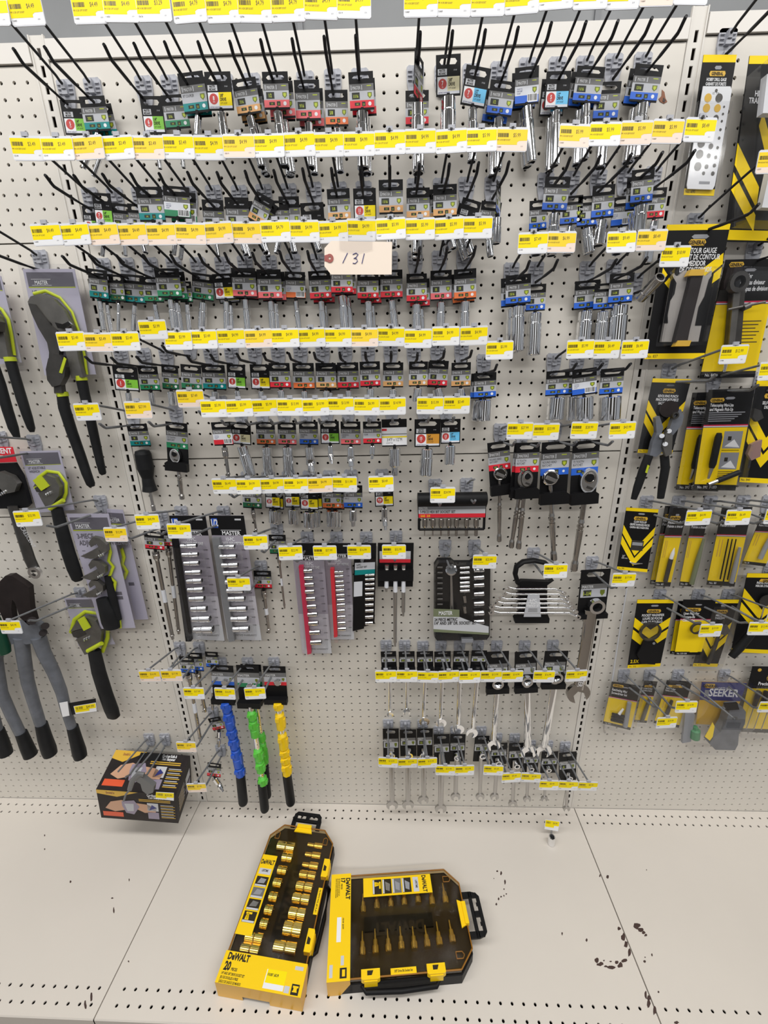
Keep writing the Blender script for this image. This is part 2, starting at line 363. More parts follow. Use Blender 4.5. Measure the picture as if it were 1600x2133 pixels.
# worn paint chips: thin bare patches on the shelf skin
def chip(sh_o, pts, n=1, spread=0):
    m = M()
    for (px, py, rx, ry) in pts:
        c = at_deck(px, py); k = 9; q = []
        for i in range(k):
            a = 2*math.pi*i/k; rr = 0.6+0.6*R.random()
            p = at_deck(px+rx*rr*math.cos(a), py+ry*rr*math.sin(a)); q.append((p[0], p[1], deck_z(p[0])+0.008))
        m.face(q[::-1], 'brown')
    o = m.build('paint_chip', sh_o); o['kind'] = 'stuff'
chip(sh[1], [(1243, 2000, 5, 6), (1250, 2009, 7, 5), (1262, 2013, 5, 3), (1274, 2015, 10, 4), (1284, 2004, 4, 4), (1292, 2010, 6, 6), (1300, 2001, 6, 5), (1272, 2003, 3, 2), (1258, 2001, 2, 2), (1171, 1945, 1.5, 4), (1222, 1958, 3, 4), (1290, 1934, 4, 4), (1298, 1953, 4, 9), (1304, 1968, 4, 9), (1311, 1985, 4, 9), (1345, 2072, 3, 12), (1352, 2090, 4, 10), (1250, 1824, 2, 3),
  (1036, 1815, 2, 2), (1044, 1819, 2, 4), (1052, 1838, 2, 5), (1050, 1852, 1.5, 2), (1055, 1862, 1.5, 2), (1044, 1868, 2, 2), (1039, 1872, 2, 3), (1034, 1883, 2, 3), (1050, 1866, 1.5, 2), (1029, 1830, 1, 1.5)])
chip(sh[2], [(1326, 1929, 10, 7), (1334, 1936, 7, 5), (1341, 1943, 4, 4), (1345, 1948, 3, 3), (1266, 1826, 3, 4), (1343, 2003, 2.5, 3), (1358, 1989, 2, 3), (1344, 1994, 2, 1.5), (1372, 2066, 2, 2.5), (1347, 1812, 1, 1.5), (1352, 2078, 4, 6), (1364, 2105, 4, 10), (1410, 2130, 5, 4)])
chip(sh[0], [(237, 1896, 2, 6), (234, 1871, 3, 2), (269, 1833, 1.2, 4), (147, 1837, 2, 3), (93, 1740, 1.5, 2), (93, 1769, 1.5, 2), (268, 2003, 2, 2), (190, 2075, 3, 12), (178, 2095, 3, 10)])
# ================================================================ PEG HOOKS with their price label holders
_lab = {}
def price_label(price, tint, front=''):
    key = (price, tint)
    if key in _lab: return _lab[key]
    m = M(); W, H, T = 2.1, 1.36, 0.05
    wh = {'w': 'white', 'p': 'pinkw', 'e': 'clearwhite'}[tint]; ye = {'w': 'yel', 'p': 'yelo', 'e': 'clearwhite'}[tint]
    c = 0.09; x, z = W/2, H
    pts = [(-x+c, 0, -z), (x-c, 0, -z), (x, 0, -z+c), (x, 0, -c), (x-c, 0, 0), (-x+c, 0, 0), (-x, 0, -c), (-x, 0, -z+c)]
    m.slab(pts, (0, T, 0), 'clearwhite' if tint == 'e' else 'white2')
    m.box((0, T/2, 0.08), (0.42, 0.12, 0.24), 'clearwhite' if tint == 'e' else 'plate')          # clip on the wire
    f = lambda a: [(p, -o, q) for p, o, q in a]
    if tint != 'e':
        m.face(f([(-x+.03, .004, -z+.05), (x-.03, .004, -z+.05), (x-.03, .004, -.14), (-x+.03, .004, -.14)]), wh)
        m.face(f([(-x+.03, .008, -.14), (-x+.03, .008, -.98), (.36, .008, -.98), (.36, .008, -.84), (.5, .008, -.76), (x-.03, .008, -.74), (x-.03, .008, -.14)][::-1])[::-1], ye)
        rr = random.Random(price); n = 13; p = -.94
        for i in range(n):
            wd = .028+.03*rr.random(); m.face(f([(p, .012, -.56), (p+wd, .012, -.56), (p+wd, .012, -.34), (p, .012, -.34)]), 'inkb'); p += .054
        m.text(price, (.08, -.012, -.55), .22, 'brown', .72, 'l', 0.0)
        m.text(rr.choice(['MM 3/8 DR 6PT SOCKET', 'MM 1/4 DR DEEP SOCKET', 'MM 1/2 DR 12PT SOCKET']), (-.98, -.012, -.76), .09, 'brown', .62, 'l')
        m.text('%06d' % rr.randint(110000, 139999), (-.96, -.012, -1.14), .085, 'ink', .8, 'l')
        m.text('%d/%02d' % (rr.randint(1, 12), rr.randint(1, 28)), (.62, -.012, -1.1), .075, 'graym', .8, 'l')
    else:
        m.box((0, -.03, -.75), (1.3, .03, .7), 'clearwhite')
    pr = m.split(('white2', 'clearwhite', 'plate')); res = []
    for mm, nm in ((m, 'label_holder'), (pr, 'price_card')):
        if mm.f: me = mm.build(nm, None); res.append(me.data); bpy.data.objects.remove(me)
    _lab[key] = res; return res
_hk = {}
def hook_meshes(col, vec, lower):
    key = (col, tuple(round(v, 1) for v in vec), lower)
    if key in _hk: return _hk[key]
    def mk(m, n): o = m.build(n, None); d = o.data; bpy.data.objects.remove(o); return d
    if 'plate' not in _hk:
        m = M(); pts = [(-.64, -.01, .32), (-.5, -.01, .42), (.5, -.01, .42), (.64, -.01, .32), (.62, -.01, -.6), (.44, -.01, -1.32), (.3, -.01, -1.42), (-.3, -.01, -1.42), (-.44, -.01, -1.32), (-.62, -.01, -.6)]
        m.slab(pts[::-1], (0, -.14, 0), 'plate')
        for i in range(3):
            for sx in (-1, 1): m.box((sx*.4, -.19, .08-.26*i), (.3, .12, .09), 'plate')
        m.box((0, -.3, -.02), (.3, .32, .52), 'plate'); m.box((0, -.26, -.45), (.4, .24, .26), 'plate'); m.box((0, -.22, -1.1), (.26, .2, .4), 'plate')
        m.box((-.42, -.0, .4), (.16, .22, .12), 'plate'); m.box((.42, -.0, .4), (.16, .22, .12), 'plate')
        _hk['plate'] = mk(m, 'hook_plate')
    k = {'b': 'wireb', 'g': 'wireg'}[col]; v = np.array(vec)
    m = M(); P = [np.array([0, -.3, 0]), np.array([0, -.62, .02]), np.array([v[0]*.16, -.95, v[2]*.16]), v*.55+np.array([0, 0, .0]), v*.97, v]
    m.tube(P, .095, k, 8)
    up = mk(m, 'label_wire')
    lo = None
    if lower:
        s = lower/4.7; m = M(); xx = v[0]*.85
        m.tube([(0, -.25, -1.12), (0, -.7, -1.14), (xx*.5, -2.4*s, -1.12), (xx*.9, -4.05*s, -1.06), (xx*.95, -4.22*s, -.98), (xx, -4.62*s, -.68), (xx, -4.72*s, -.66)], [.112]*5+[.112, .1], k, 8)
        lo = mk(m, 'peg_wire')
    _hk[key] = (_hk['plate'], up, lo); return _hk[key]
HOOKS = []
def hook(row, lx=None, ly=None, price='$4.99', tint='w', col='b', d=None, base=None, lower=4.7, label=True, tilt=None):
    b = at(*base, 0) if base else None
    if lx is not None:
        if d is None: d = 5.75-0.02*float(at(lx, ly, 5.3)[0]) if col == 'b' else 5.75
        L = at(lx, ly, d)
        if b is None: b = np.array([L[0], 0, L[2]+0.3])
        e = L+np.array([0, 0, 1.36])
    else:
        e = b+np.array([0, -(d or 5.5), 1.05])
    HOOKS.append(dict(row=row, b=b, e=e, price=price, tint=tint, col=col, lower=lower, label=label, px=lx if lx is not None else base[0], tilt=tilt))
def hooks(row, col, items, **kw):
    for it in items.split(';'):
        q = it.split(','); hook(row, float(q[0]), float(q[1]), '$'+q[2].strip('p'), 'p' if q[2].endswith('p') else 'w', col, **kw)
hooks('the topmost hook row', 'b', '-8,57,4.49;61,54,4.49;192,51,4.49;258,50,4.49;325,48,3.29;398,49,4.79;467,49,4.79;534,47,4.79;602,46,4.79;671,42,4.79;739,41,4.99;877,36,5.99;946,35,5.99;1015.5,34,5.99;1085,29.5,5.99;1155,21,5.99;1228,20,5.99;1295,19,5.99;1366,14,5.99p;1437,12,5.99')
hooks('the second hook row', 'b', '64,335,3.49;127,336,3.49;190,334,3.49p;252,334,3.49;314,334,3.49p;376,332,3.49;440,333,4.99;501,331,4.99p;563,330,4.99;625,327,4.99;687,327,4.99;749,326,4.99;812,323,4.99;875,320,4.99;939,320,4.99;1001,318,5.99;1065,317,5.99p;1194,310,5.99p;1257,306,5.99;1322,303,5.99p;1387,300,5.99p;1454,297,8.49')
hooks('the third hook row', 'b', '102.5,512,4.49;162,511,4.49;221,511,4.49p;280,511,4.49p;340,511,4.99p;401,510,4.99p;457,508,4.99p;517,508,4.99p;576,505,4.79;636,505,4.99;695,506,4.99;754,502,4.99;814,500,5.99;875,500,5.99;934,499,5.99;994,497,5.99;1108,529,7.49;1167,527,6.99p;1290,527,9.49;1354,523,8.49p')
hooks('the fourth hook row', 'b', '154,731,3.49;211,733,3.49p;266,731,3.49;322,707,3.99;376,729,3.99;427,727,3.49;484,725,4.99;541,725,4.99p;596,724,4.99;650,723,4.99;705,723,4.99;760,723,4.99p;815,721,4.99;871,725,4.99;928,720,4.99;986,719,4.99;1039,749,5.99;1206,747,5.99;1261,747,6.49;1319,747,6.49')
hooks('the fifth hook row', 'g', '186,876,9.49;292,872,27.99p;400,849,7.49p;449,869,5.99;501,868,5.99;554,867,5.99;607,866,13.99;659,866,10.99;711,864,13.99;766,865,6.99;818,864,14.99;896,863,15.99;951,862,3.49;1082,915,27.99;1136,917,33.99;1215,914,28.99;1293,914,43.99')
hooks('the sixth hook row', 'g', '470,1029,6.49;520,1029,4.99;569,1028,4.99;619,1027,4.99;668,1026,4.99p;719,1025,11.99;794,1024,8.49;922,1047,24.99')
hook('the hex bit set', base=(972, 1004), d=3.4, col='g', label=False, lower=4.2)
SETS = 'the socket set rows'
for q in ((311,1102,'40.99'),(377,1121,'38.99'),(535,1144,'6.49'),(500,1230,'6.99'),(607,1166,'22.99'),(678,1166,'37.99'),(749,1165,'16.99'),(821,1164,'32.99'),(1009,1185,'22.99'),(1155,1203,'24.99'),(1297,1222,'17.99')):
    hook(SETS, q[0], q[1], '$'+q[2], 'w', 'g', base={311: (378, 1062), 377: (466, 1062), 535: (577, 1097), 500: (544, 1175), 607: (640, 1115), 678: (701, 1115), 749: (763, 1115), 821: (825, 1113), 1009: (988, 1132), 1155: (1111, 1148), 1297: (1233, 1166)}[q[0]])
hook('the boxed socket case', base=(927, 1132), d=3.6, col='g', label=False, lower=4.2)
hooks('the upper wrench row', 'g', '804,1420,7.49;848,1420,6.99;891,1422,8.99;934,1421,12.99;978,1421,12.99;1022,1421,13.99;1066,1421,14.99;1132,1421,16.99;1199,1420,16.99')
hooks('the lower wrench row', 'g', '809,1598,12.99;849,1600,12.99;890,1599,12.99;927,1614,13.99;967,1614,12.99;1027,1614,9.49;1064,1629,9.49;1105,1630,9.49;1142,1645,8.99;1182,1646,8.99;1223,1648,8.99')
LL = 'the lower left hooks'
for q in ((315,1420,'16.99p',375,1343),(360,1419,'17.99p',415,1343),(407,1455,'17.99',461,1375),(471,1456,'16.99',516,1375),(533,1455,'15.99',571,1375),(391,1566,'7.49p',444,1478),(412,1651,'7.99p',460,1556)):
    hook(LL, q[0], q[1], '$'+q[2].strip('p'), 'p' if q[2].endswith('p') else 'w', 'g', base=(q[3], q[4]))
hook(LL, base=(311, 1533), d=5.6, col='g', label=False, lower=4.9); hook(LL, base=(344, 1533), d=5.6, col='g', label=False, lower=4.9)
LP = 'the left bay'
hook(LP, base=(85, 534), d=5.4, col='b', price='$32.99'); hook(LP, base=(72, 915), d=5.6, col='g', price='$24.99')
hook(LP, 63, 1096, '$32.99', 'w', 'g', base=(210, 1040), d=7.4, lower=6.0); hook(LP, 245, 1128, '$12.99', 'p', 'g', d=5.2, base=(338, 1072), lower=4.4)
hook(LP, 27, 1319, '$40.99', 'w', 'g', base=(168, 1230), d=6.2)
hook(LP, base=(2, 908), d=5.6, col='g', price='$19.99'); hook(LP, base=(22, 1245), d=5.6, col='g', price='$36.99')
RP = 'the right bay'
hook(RP, base=(1513, 78), d=5.4, col='b', price='$8.99'); hook(RP, 1603, 362, '$19.99', 'p', 'b', base=(1447, 458))
hook(RP, 1403, 556, '$18.99', 'w', 'b'); hook(RP, base=(1570, 515), d=5.5, col='b', price='$9.99')
hook(RP, 1524, 758, '$12.99', 'w', 'g', base=(1393, 768)); hook(RP, base=(1487, 786), d=5.6, col='g', price='$16.99'); hook(RP, base=(1585, 786), d=5.6, col='g', price='$14.99')
for q in ((1451,1094,'4.99',1346,1041),(1533,1093,'6.49',1413,1041),(1616,1092,'5.99',1479,1041)): hook(RP, q[0], q[1], '$'+q[2], 'w', 'g', base=(q[3], q[4]))
hook(RP, base=(1547, 1040), d=5.6, col='g', price='$3.99'); hook(RP, base=(1600, 1040), d=5.6, col='g', price='$3.99')
for q in ((1477,1326,'19.99',1374,1234),(1578,1322,'12.99',1454,1234)): hook(RP, q[0], q[1], '$'+q[2], 'w', 'g', base=(q[3], q[4]))
hook(RP, base=(1516, 1234), d=5.6, col='g', price='$9.49'); hook(RP, base=(1603, 1180), d=5.6, col='g', price='$9.49')
for q in ((1386,1516,'29.99',1299,1400,'w'),(1426,1483,'14.99',1353,1400,'w'),(1524,1520,'0.00',1412,1400,'e')): hook(RP, q[0], q[1], '$'+q[2], q[5], 'g', base=(q[3], q[4]))
hook(RP, base=(1508, 1400), d=5.6, col='g', price='$14.99')
def build_hooks():
    byrow = {}
    for h in HOOKS: byrow.setdefault(h['row'], []).append(h)
    for row, L in byrow.items():
        L.sort(key=lambda h: h['px'])
        for i, h in enumerate(L):
            cn = 'black' if h['col'] == 'b' else 'grey'
            lab = f"with {h['price']} label" if h['label'] and h['tint'] != 'e' else ('with empty clear label holder' if h['tint'] == 'e' else 'without any label')
            where = f"{ORD[i]} from left in {row}" if row not in ('the hex bit set', 'the boxed socket case') else f"behind {row}"
            e = empty('peg_hook', h['b'], f"{cn} peg hook {lab}, {where}", 'hook', 'peg hooks on the display')
            pl, up, lo = hook_meshes(h['col'], h['e']-h['b'], h['lower'])
            link('hook_plate', pl, e); link('label_wire', up, e)
            if lo: link('peg_wire', lo, e)
            if h['label']:
                ms = price_label(h['price'], h['tint']); o = link('label_holder', ms[0], e); v = h['e']-h['b']
                if len(ms) > 1: link('price_card', ms[1], o)
                o.location = (v[0]*U, v[1]*U, v[2]*U); o.rotation_euler = (math.radians(R.uniform(-5, 2)), math.radians(R.uniform(-1.5, 1.5)), math.radians(R.uniform(-3, 3)))
build_hooks()
# ================================================================ CARDED SOCKETS AND SMALL DRIVE TOOLS
def lathe(m, p0, p1, prof, k, n=16, kend=None, captop=True):
    """prof = [(inches along p0->p1, radius)...]; the last ring is closed with kend"""
    p0 = np.array(p0, float); ax = np.array(p1, float)-p0; ax /= np.linalg.norm(ax)
    a = np.cross((0, 1, 0), ax); 
    if np.linalg.norm(a) < 1e-3: a = np.array([1., 0, 0])
    a /= np.linalg.norm(a); b = np.cross(ax, a)
    rings = [[p0+ax*s+r*(a*math.cos(2*math.pi*j/n)+b*math.sin(2*math.pi*j/n)) for j in range(n)] for s, r in prof]
    for i in range(len(prof)-1):
        hard = abs(prof[i+1][1]-prof[i][1]) > 2.5*abs(prof[i+1][0]-prof[i][0])
        m.add(rings[i]+rings[i+1], [(j, (j+1) % n, n+(j+1) % n, n+j) for j in range(n)], k, not hard)
    if captop: m.face(rings[0][::-1], k)
    m.face(rings[-1], kend or k)
def socket_shape(m, p0, p1, r, k='chrome', deep=True):
    L = float(np.linalg.norm(np.array(p1)-np.array(p0))); q = min(.3*L, .7)
    pr = [(0, r*.80), (.04, r*.93), (q, r*.93), (q+.03, r*.86), (q+.09, r*.86), (q+.13, r), (L-.06, r), (L, r*.93), (L+.001, r*.74), (L-.22, r*.72)]
    lathe(m, p0, p1, pr, k, 16, 'black')
def stub_socket(m, p0, p1, r, k='chrome'):
    L = float(np.linalg.norm(np.array(p1)-np.array(p0)))
    lathe(m, p0, p1, [(0, r*.86), (.04, r), (L-.05, r), (L, r*.94), (L+.001, r*.76), (L-.2, r*.74)], k, 16, 'black')
BAND = dict(red='red', pink='pink', orange='orange', tan='tan', teal='teal', green='green', dgreen='dgreen', blue='blue', white='graym')
BCOL = dict(green='lgreen', yellow='byel', cyan='cyan', cream='cream', gold='gold', pinky='byel')
def tagcard(c, m, kind, col, txt, big=False):
    if kind == 'A' or kind == 'C':
        c.body(m, 'black', .035, (.14, .09, .86, .21))
        b = BAND[col]
        c.rect(m, .0, .315, 1, .50, 'grayh'); c.rect(m, .07, .345, .10, .47, 'lgray', .014); c.rect(m, .50, .345, .53, .47, 'lgray', .014)
        c.text(m, 'MASTER', .30, .455, .085, 'white', .62); c.rect(m, .72, .36, .9, .385, 'lime', .014)
        c.rect(m, .0, .50, 1, .745, 'grayl' if kind == 'A' else 'white2'); c.rect(m, .0, .745, 1, .945, b)
        c.poly(m, [(.74, .545), (.92, .545), (.92, .64), (.83, .71), (.74, .64)], 'shield', .014); c.poly(m, [(.78, .57), (.88, .57), (.88, .63), (.83, .675), (.78, .63)], 'lime', .018)
        if kind == 'A':
            if len(txt) > 6:
                for i, t in enumerate(txt.split('\n')): c.text(m, t, .06, .60+.09*i, .07, 'ink', .62, 'l')
            else:
                c.rect(m, .10, .535, .42, .715, 'dkbox', .014); c.text(m, txt, .26, .675, .10 if len(txt) < 4 else .085, 'lime', .66, bold=.02)
            c.rect(m, .2, .80, .42, .885, 'dkbox', .014); c.text(m, 'SAE' if '/' in txt else 'MM', .31, .87, .05, 'lime', .7)
            c.rect(m, .50, .785, .64, .905, 'dkbox', .014); c.text(m, '3/8', .57, .885, .06, 'lime', .5); c.disc(m, .82, .845, .12, 'white', .014, 10)
        else:
            for i, t in enumerate(('7/16 IN  9/16', 'POINT DEEP', 'SOCKET')): c.text(m, t, .08, .585+.06*i, .04, 'navy', .6, 'l')
            c.rect(m, .52, .71, .96, .935, 'white', .014); c.barcode(m, .55, .73, .93, .9, 'ink', 11, .018)
    elif kind == 'B':
        c.body(m, 'black', .035, (.14, .09, .86, .24))
        c.rect(m, .07, .34, .44, .49, 'lgray'); c.text(m, 'MASTER', .255, .405, .06, 'ink', .62, bold=.02); c.text(m, 'MECHANIC', .255, .48, .06, 'ink', .5, bold=.02); c.text(m, '139 '+str(len(txt))+'40', .78, .40, .04, 'grayl', .6)
        c.rect(m, .05, .53, .46, .95, 'white'); c.rect(m, .46, .53, .96, .88, BCOL[col]); c.rect(m, .46, .88, .96, .95, 'white2')
        c.disc(m, .26, .70, .17*c.W(), 'circ', .014, 16)
        tt = txt.split(' ')
        c.text(m, tt[0], .26, .735, .11, 'white', .7, bold=.03); c.text(m, 'MM' if len(tt) < 3 else 'IN', .26, .80, .045, 'white', .7)
        c.text(m, tt[1] if len(tt) > 1 else '3/8"', .51, .655, .085, 'ink', .62, 'l', bold=.03); c.text(m, 'DRIVE', .51, .755, .085, 'ink', .62, 'l', bold=.03); c.text(m, '12 PT. SOCKET', .51, .835, .045, 'ink', .55, 'l')
        c.text(m, 'LIFETIME WARRANTY', .08, .94, .045, 'navy', .6, 'l')
    elif kind == 'W':
        c.body(m, 'black', .035, (.3, .1, .7, .22)); c.rect(m, 0, .30, 1, .95, 'white'); c.rect(m, 0, .34, .2, .42, 'red', .014)
        c.rect(m, .0, .62, 1, .67, 'byel', .014); c.rect(m, .0, .52, 1, .56, 'graym', .014); c.text(m, txt, .5, .80, .12, 'ink', .62); c.text(m, 'ADAPTER', .3, .90, .07, 'graym', .6)
    elif kind == 'G':     # rough dark tag of which nothing but its back shows
        c.body(m, 'black', .035, (.14, .09, .86, .21)); c.rect(m, 0, .34, 1, .7, 'grayh'); c.rect(m, 0, .72, 1, .94, BAND[col])
def pick_depth(px, py, rowname, d0=1.7, rows=None):
    best = (1e9, d0)
    for h in HOOKS:
        if abs(h['b'][0]-float(at(px, py, 1.5)[0])) > 3.2: continue
        for i in range(28):
            d = .75+.1*i; q = at(px, py, d)
            x = h['b'][0]+(h['e'][0]-h['b'][0])*.85*d/4.7; z = h['b'][2]-1.12+.06*d/4
            c = (q[0]-x)**2+((q[2]-z))**2*.8+(.22*(d-d0))**2
            if c < best[0]: best = (c, d)
    return best[1]
def wcard(xt, yt, xb, yb, w, d, rot=0, yaw=0):
    T = at(xt, yt, d); B = at(xb, yb, d); v = B-T; H = np.linalg.norm(v); v = v/H; W = w*ipp((xt+xb)/2, (yt+yb)/2, d)
    a = math.radians(rot); v = np.array([v[0]*math.cos(a)+v[2]*math.sin(a), 0, -v[0]*math.sin(a)+v[2]*math.cos(a)])
    e = np.array([-v[2], 0, v[0]]); y = math.radians(yaw); e = e*math.cos(y)+np.array([0, math.sin(y), 0])
    Mid = (T+B)/2; T = Mid-v*H/2; B = Mid+v*H/2
    return Card(T-e*W/2, T+e*W/2, B+e*W/2, B-e*W/2), v
CARDED = []
def carded(row, kind, col, txt, xt, yt, xb, yb, w, sock=None, n=0, rot=0, yaw=0, d=None, extra=None):
    CARDED.append(dict(row=row, kind=kind, col=col, txt=txt, q=(xt, yt, xb, yb, w), sock=sock, n=n, rot=rot, yaw=yaw, d=d, extra=extra))
SNAME = dict(d='deep chrome socket', s='short chrome socket', x='chrome extension bar', u='chrome universal joint', a='chrome drive adapter', k='black handled socket driver', r='round head ratchet', o='oval head ratchet', n='socket')
def make_carded(it, label):
    xt, yt, xb, yb, w = it['q']
    d = it['d'] or pick_depth(xt+(xb-xt)*.16, yt+(yb-yt)*.16, it['row'])
    if it['odd'] and not it['d']: d += .3
    c, v = wcard(xt, yt, xb, yb, w, d, it['rot'], it['yaw'])
    t = Thing({'k': 'socket_driver', 'r': 'carded_ratchet', 'o': 'carded_ratchet', 'x': 'extension_bar', 'u': 'universal_joint', 'a': 'drive_adapter'}.get(it['sock'][0] if it['sock'] else 'd', 'carded_socket'), c.p(.5, .16), label, {'k': 'screwdriver', 'r': 'ratchet', 'o': 'ratchet', 'x': 'extension bar'}.get(it['sock'][0] if it['sock'] else 'd', 'socket'), 'carded sockets and drive tools on hooks')
    tg = t.part('hang_tag')
    cc = c
    if it['sock'] and it['sock'][0] in 'ro':
        tg.slab([c.p(0, 1), c.p(1, 1), c.p(1, .5), c.p(0, .5)], -c.nrm()*.035, 'black'); cc = Card(c.p(0, 0), c.p(1, 0), c.p(1, .56), c.p(0, .56))
    tagcard(cc, tg, it['kind'], it['col'], it['txt']); t.split_print(tg)
    s = it['sock']
    if s:
        ty, sx, sy, sw = s[:4]; x0, y0 = (s[4], s[5]) if len(s) > 5 else (None, None)
        B = c.p(.5, 1.0, -.02); E = at(sx, sy, d+.02); S = at(x0, y0, d+.02) if x0 else B+(E-B)/max(.01, np.linalg.norm(E-B))*.16
        r = max(.09, sw/2*ipp(sx, sy, d)); L = np.linalg.norm(E-S)
        if ty in 'dsua x'.replace(' ', '') and ty != 'k':
            nk = t.part('neck'); nk.tube([c.p(.5, .93, -.05), S+(E-S)*.04], [.16, .13], 'black', 6, .6)
        if ty in ('d', 's'):
            pt = t.part('socket'); (socket_shape if ty == 'd' else stub_socket)(pt, S, E, r)
        elif ty == 'x':
            pt = t.part('extension_shaft'); ax = (E-S)/L
            lathe(pt, S, E, [(0, r*1.05), (.25, r*1.1), (.3, r*.95), (.36, r*1.1), (.75, r*1.05), (1.0, r*.62), (L-.55, r*.6), (L-.5, r*.72), (L-.35, r*.72), (L-.33, r*.5), (L, r*.5)], 'darkchrome', 10)
            if L > 3: lb = t.part('paper_band'); lathe(lb, S+ax*L*.42, E, [(0, r*.68), (L*.14, r*.68)], 'white2', 10)
        elif ty == 'a':
            pt = t.part('adapter_body'); lathe(pt, S, E, [(0, r*.9), (.05, r), (L*.62, r), (L*.68, r*.7), (L*.7, r*.55), (L, r*.5)], 'chrome', 14)
        elif ty == 'u':
            pt = t.part('joint_body'); k1 = S+(E-S)*.42; k2 = S+(E-S)*.55
            lathe(pt, S, E, [(0, r*.9), (.05, r), (L*.4, r), (L*.42, r*.8)], 'chrome', 14)
            for sx_ in (-1, 1): pt.tube([k1+np.array([sx_*r*.7, 0, .1]), k2+np.array([sx_*r*.7, 0, -.12])], r*.32, 'chrome', 8)
            yk = t.part('yoke'); K = S+(E-S)*.5; q = E+np.array([.12, -.25, 0])
            yk.tube([K+np.array([0, -r*.6, .05]), K], r*.5, 'darkchrome', 8); lathe(yk, K, q, [(0, r*.55), (L*.12, r*.85), (L*.33, r*.85), (L*.36, r*.5), (L*.52, r*.48)], 'chrome', 12)
        elif ty == 'k':
            S = B+(E-B)*.05; L = np.linalg.norm(E-S); pt = t.part('handle'); sh = t.part('shaft')
            lathe(pt, S, E, [(0, r*.35), (.1, r*.85), (.4, r), (L*.3, r*1.02), (L*.45, r*.7), (L*.58, r*.8), (L*.66, r*.95), (L*.68, r*.5)], 'grip', 14)
            lathe(sh, S+(E-S)*.66, E, [(0, r*.2), (L*.24, r*.2), (L*.25, r*.27), (L*.34, r*.27)], 'satin', 10)
        elif ty in ('r', 'o'):
            hx, hy, hr = s[4:7]; Hc = at(hx, hy, d+.3)
            tr = t.part('holder_tray'); n_ = c.nrm()
            tr.slab([c.p(-.02, 1.0, 0), c.p(1.02, 1.0, 0), c.p(1.02, .84, 0), c.p(.9, .80, 0), c.p(.1, .80, 0), c.p(-.02, .84, 0)], n_*.5, 'black')
            hd = t.part('ratchet_head'); q = ipp(hx, hy, d)
            if ty == 'r':
                lathe(hd, Hc-n_*.25, Hc+n_*.25, [(0, hr*q), (.3, hr*q), (.36, hr*q*.9), (.38, hr*q*.8), (.36, hr*q*.76)], 'chrome', 20)
                hd.slab([Hc+n_*.12+np.array(p_)*hr*q for p_ in ((-.62, 0, -.12), (.5, 0, -.55), (.66, 0, -.2), (-.45, 0, .3))], n_*.12, 'satin')
            else:
                ov = [(hr*q*math.cos(a_), 0, hr*q*1.45*math.sin(a_)) for a_ in [2*math.pi*i/20 for i in range(20)]]
                hd.slab([Hc-n_*.2+np.array(p_) for p_ in ov], n_*.4, 'chrome'); hd.slab([Hc+n_*.2+np.array(p_)*.86 for p_ in ov], n_*.03, 'satin')
                lathe(hd, Hc+np.array([0, 0, .35*hr*q])+n_*.2, Hc+np.array([0, 0, .35*hr*q])+n_*.5, [(0, hr*q*.66), (.06, hr*q*.62), (.07, hr*q*.5), (.05, hr*q*.48)], 'darkchrome', 16, 'black')
                hd.box(Hc+np.array([.1*hr*q, 0, -.8*hr*q])+n_*.25, (hr*q*.7, .1, hr*q*.28), 'tooldk', Matrix.Rotation(.35, 3, 'Y'))
            S = Hc+(E-Hc)/np.linalg.norm(E-Hc)*hr*q*.9; S[1] = -d-.12; L = np.linalg.norm(E-S); hn = t.part('ratchet_handle')
            lathe(hn, S, E, [(0, r*.7), (L*.36, r*.72), (L*.4, r*.95), (L*.405, r*.75), (L*.43, r*.75), (L*.435, r*1.0), (L*.455, r*1.0), (L*.46, r*.75), (L*.485, r*.75), (L*.49, r*1.0), (L*.51, r*.9), (L*.6, r*.9), (L*.86, r*.72), (L*.9, r*1.0), (L*.985, r*1.05), (L, r*.8)], 'darkchrome', 12)
    return t.done(), d
T1, T2, T3, T4, T5, T6 = 'top socket row', 'second socket row', 'third socket row', 'fourth socket row', 'fifth socket row', 'sixth socket row'
K = carded
K(T1,'B','green','5 1/4"',150,208,163,281,52,None,0); K(T1,'A','teal','7/32',190,200,205,273,53,('d',174,351,9),1); K(T1,'B','green','6 1/4"',313,200,324,279,45,('d',334,352,9),1)
K(T1,'A','green','5/16',360,197,372,268,51,('d',383,350,9),0); K(T1,'A','teal','RT COUPLER',395,150,411,235,53,('d',409,283,10),1); K(T1,'B','yellow','8 3/8"',452,149,461,230,54,('d',470,305,18),0)
K(T1,'A','tan','7/16',507,163,520,238,50,('d',545,348,17),2); K(T1,'A','pink','1/2',572,149,578,228,53,('d',593,347,20),2); K(T1,'A','pink','9/16',638,166,643,251,52,('d',648,349,18),1)
K(T1,'A','orange','5/8',700,187,702.5,263,47,('d',709,359,17),0); K(T1,'A','red','11/16',751,149,755,229,51,('d',757,352,26),1); K(T1,'A','red','3/4',869,188,869,262,48,('d',872,322,20),0,d=.9)
K(T1,'A','red','13/16',874,115,871,212,44,('d',872,362,26),0,yaw=62); K(T1,'B','cream','7 3/8" 8',934,113,934,200,51,('d',933,312,32),0); K(T1,'B','cyan','7 1/2" 6',993,138,989,222,52,('d',983,338,20),0,rot=9)
K(T1,'A','blue','1/2',1046,168,1042,241,53,('d',1036,353,20),1,rot=7); K(T1,'C','blue','',1096,139,1099,218,49,('d',1106,340,23),1,rot=4); K(T1,'B','cyan','5 1/2" 8',1164,148,1159,227,51,('d',1155,346,20),2,rot=2)
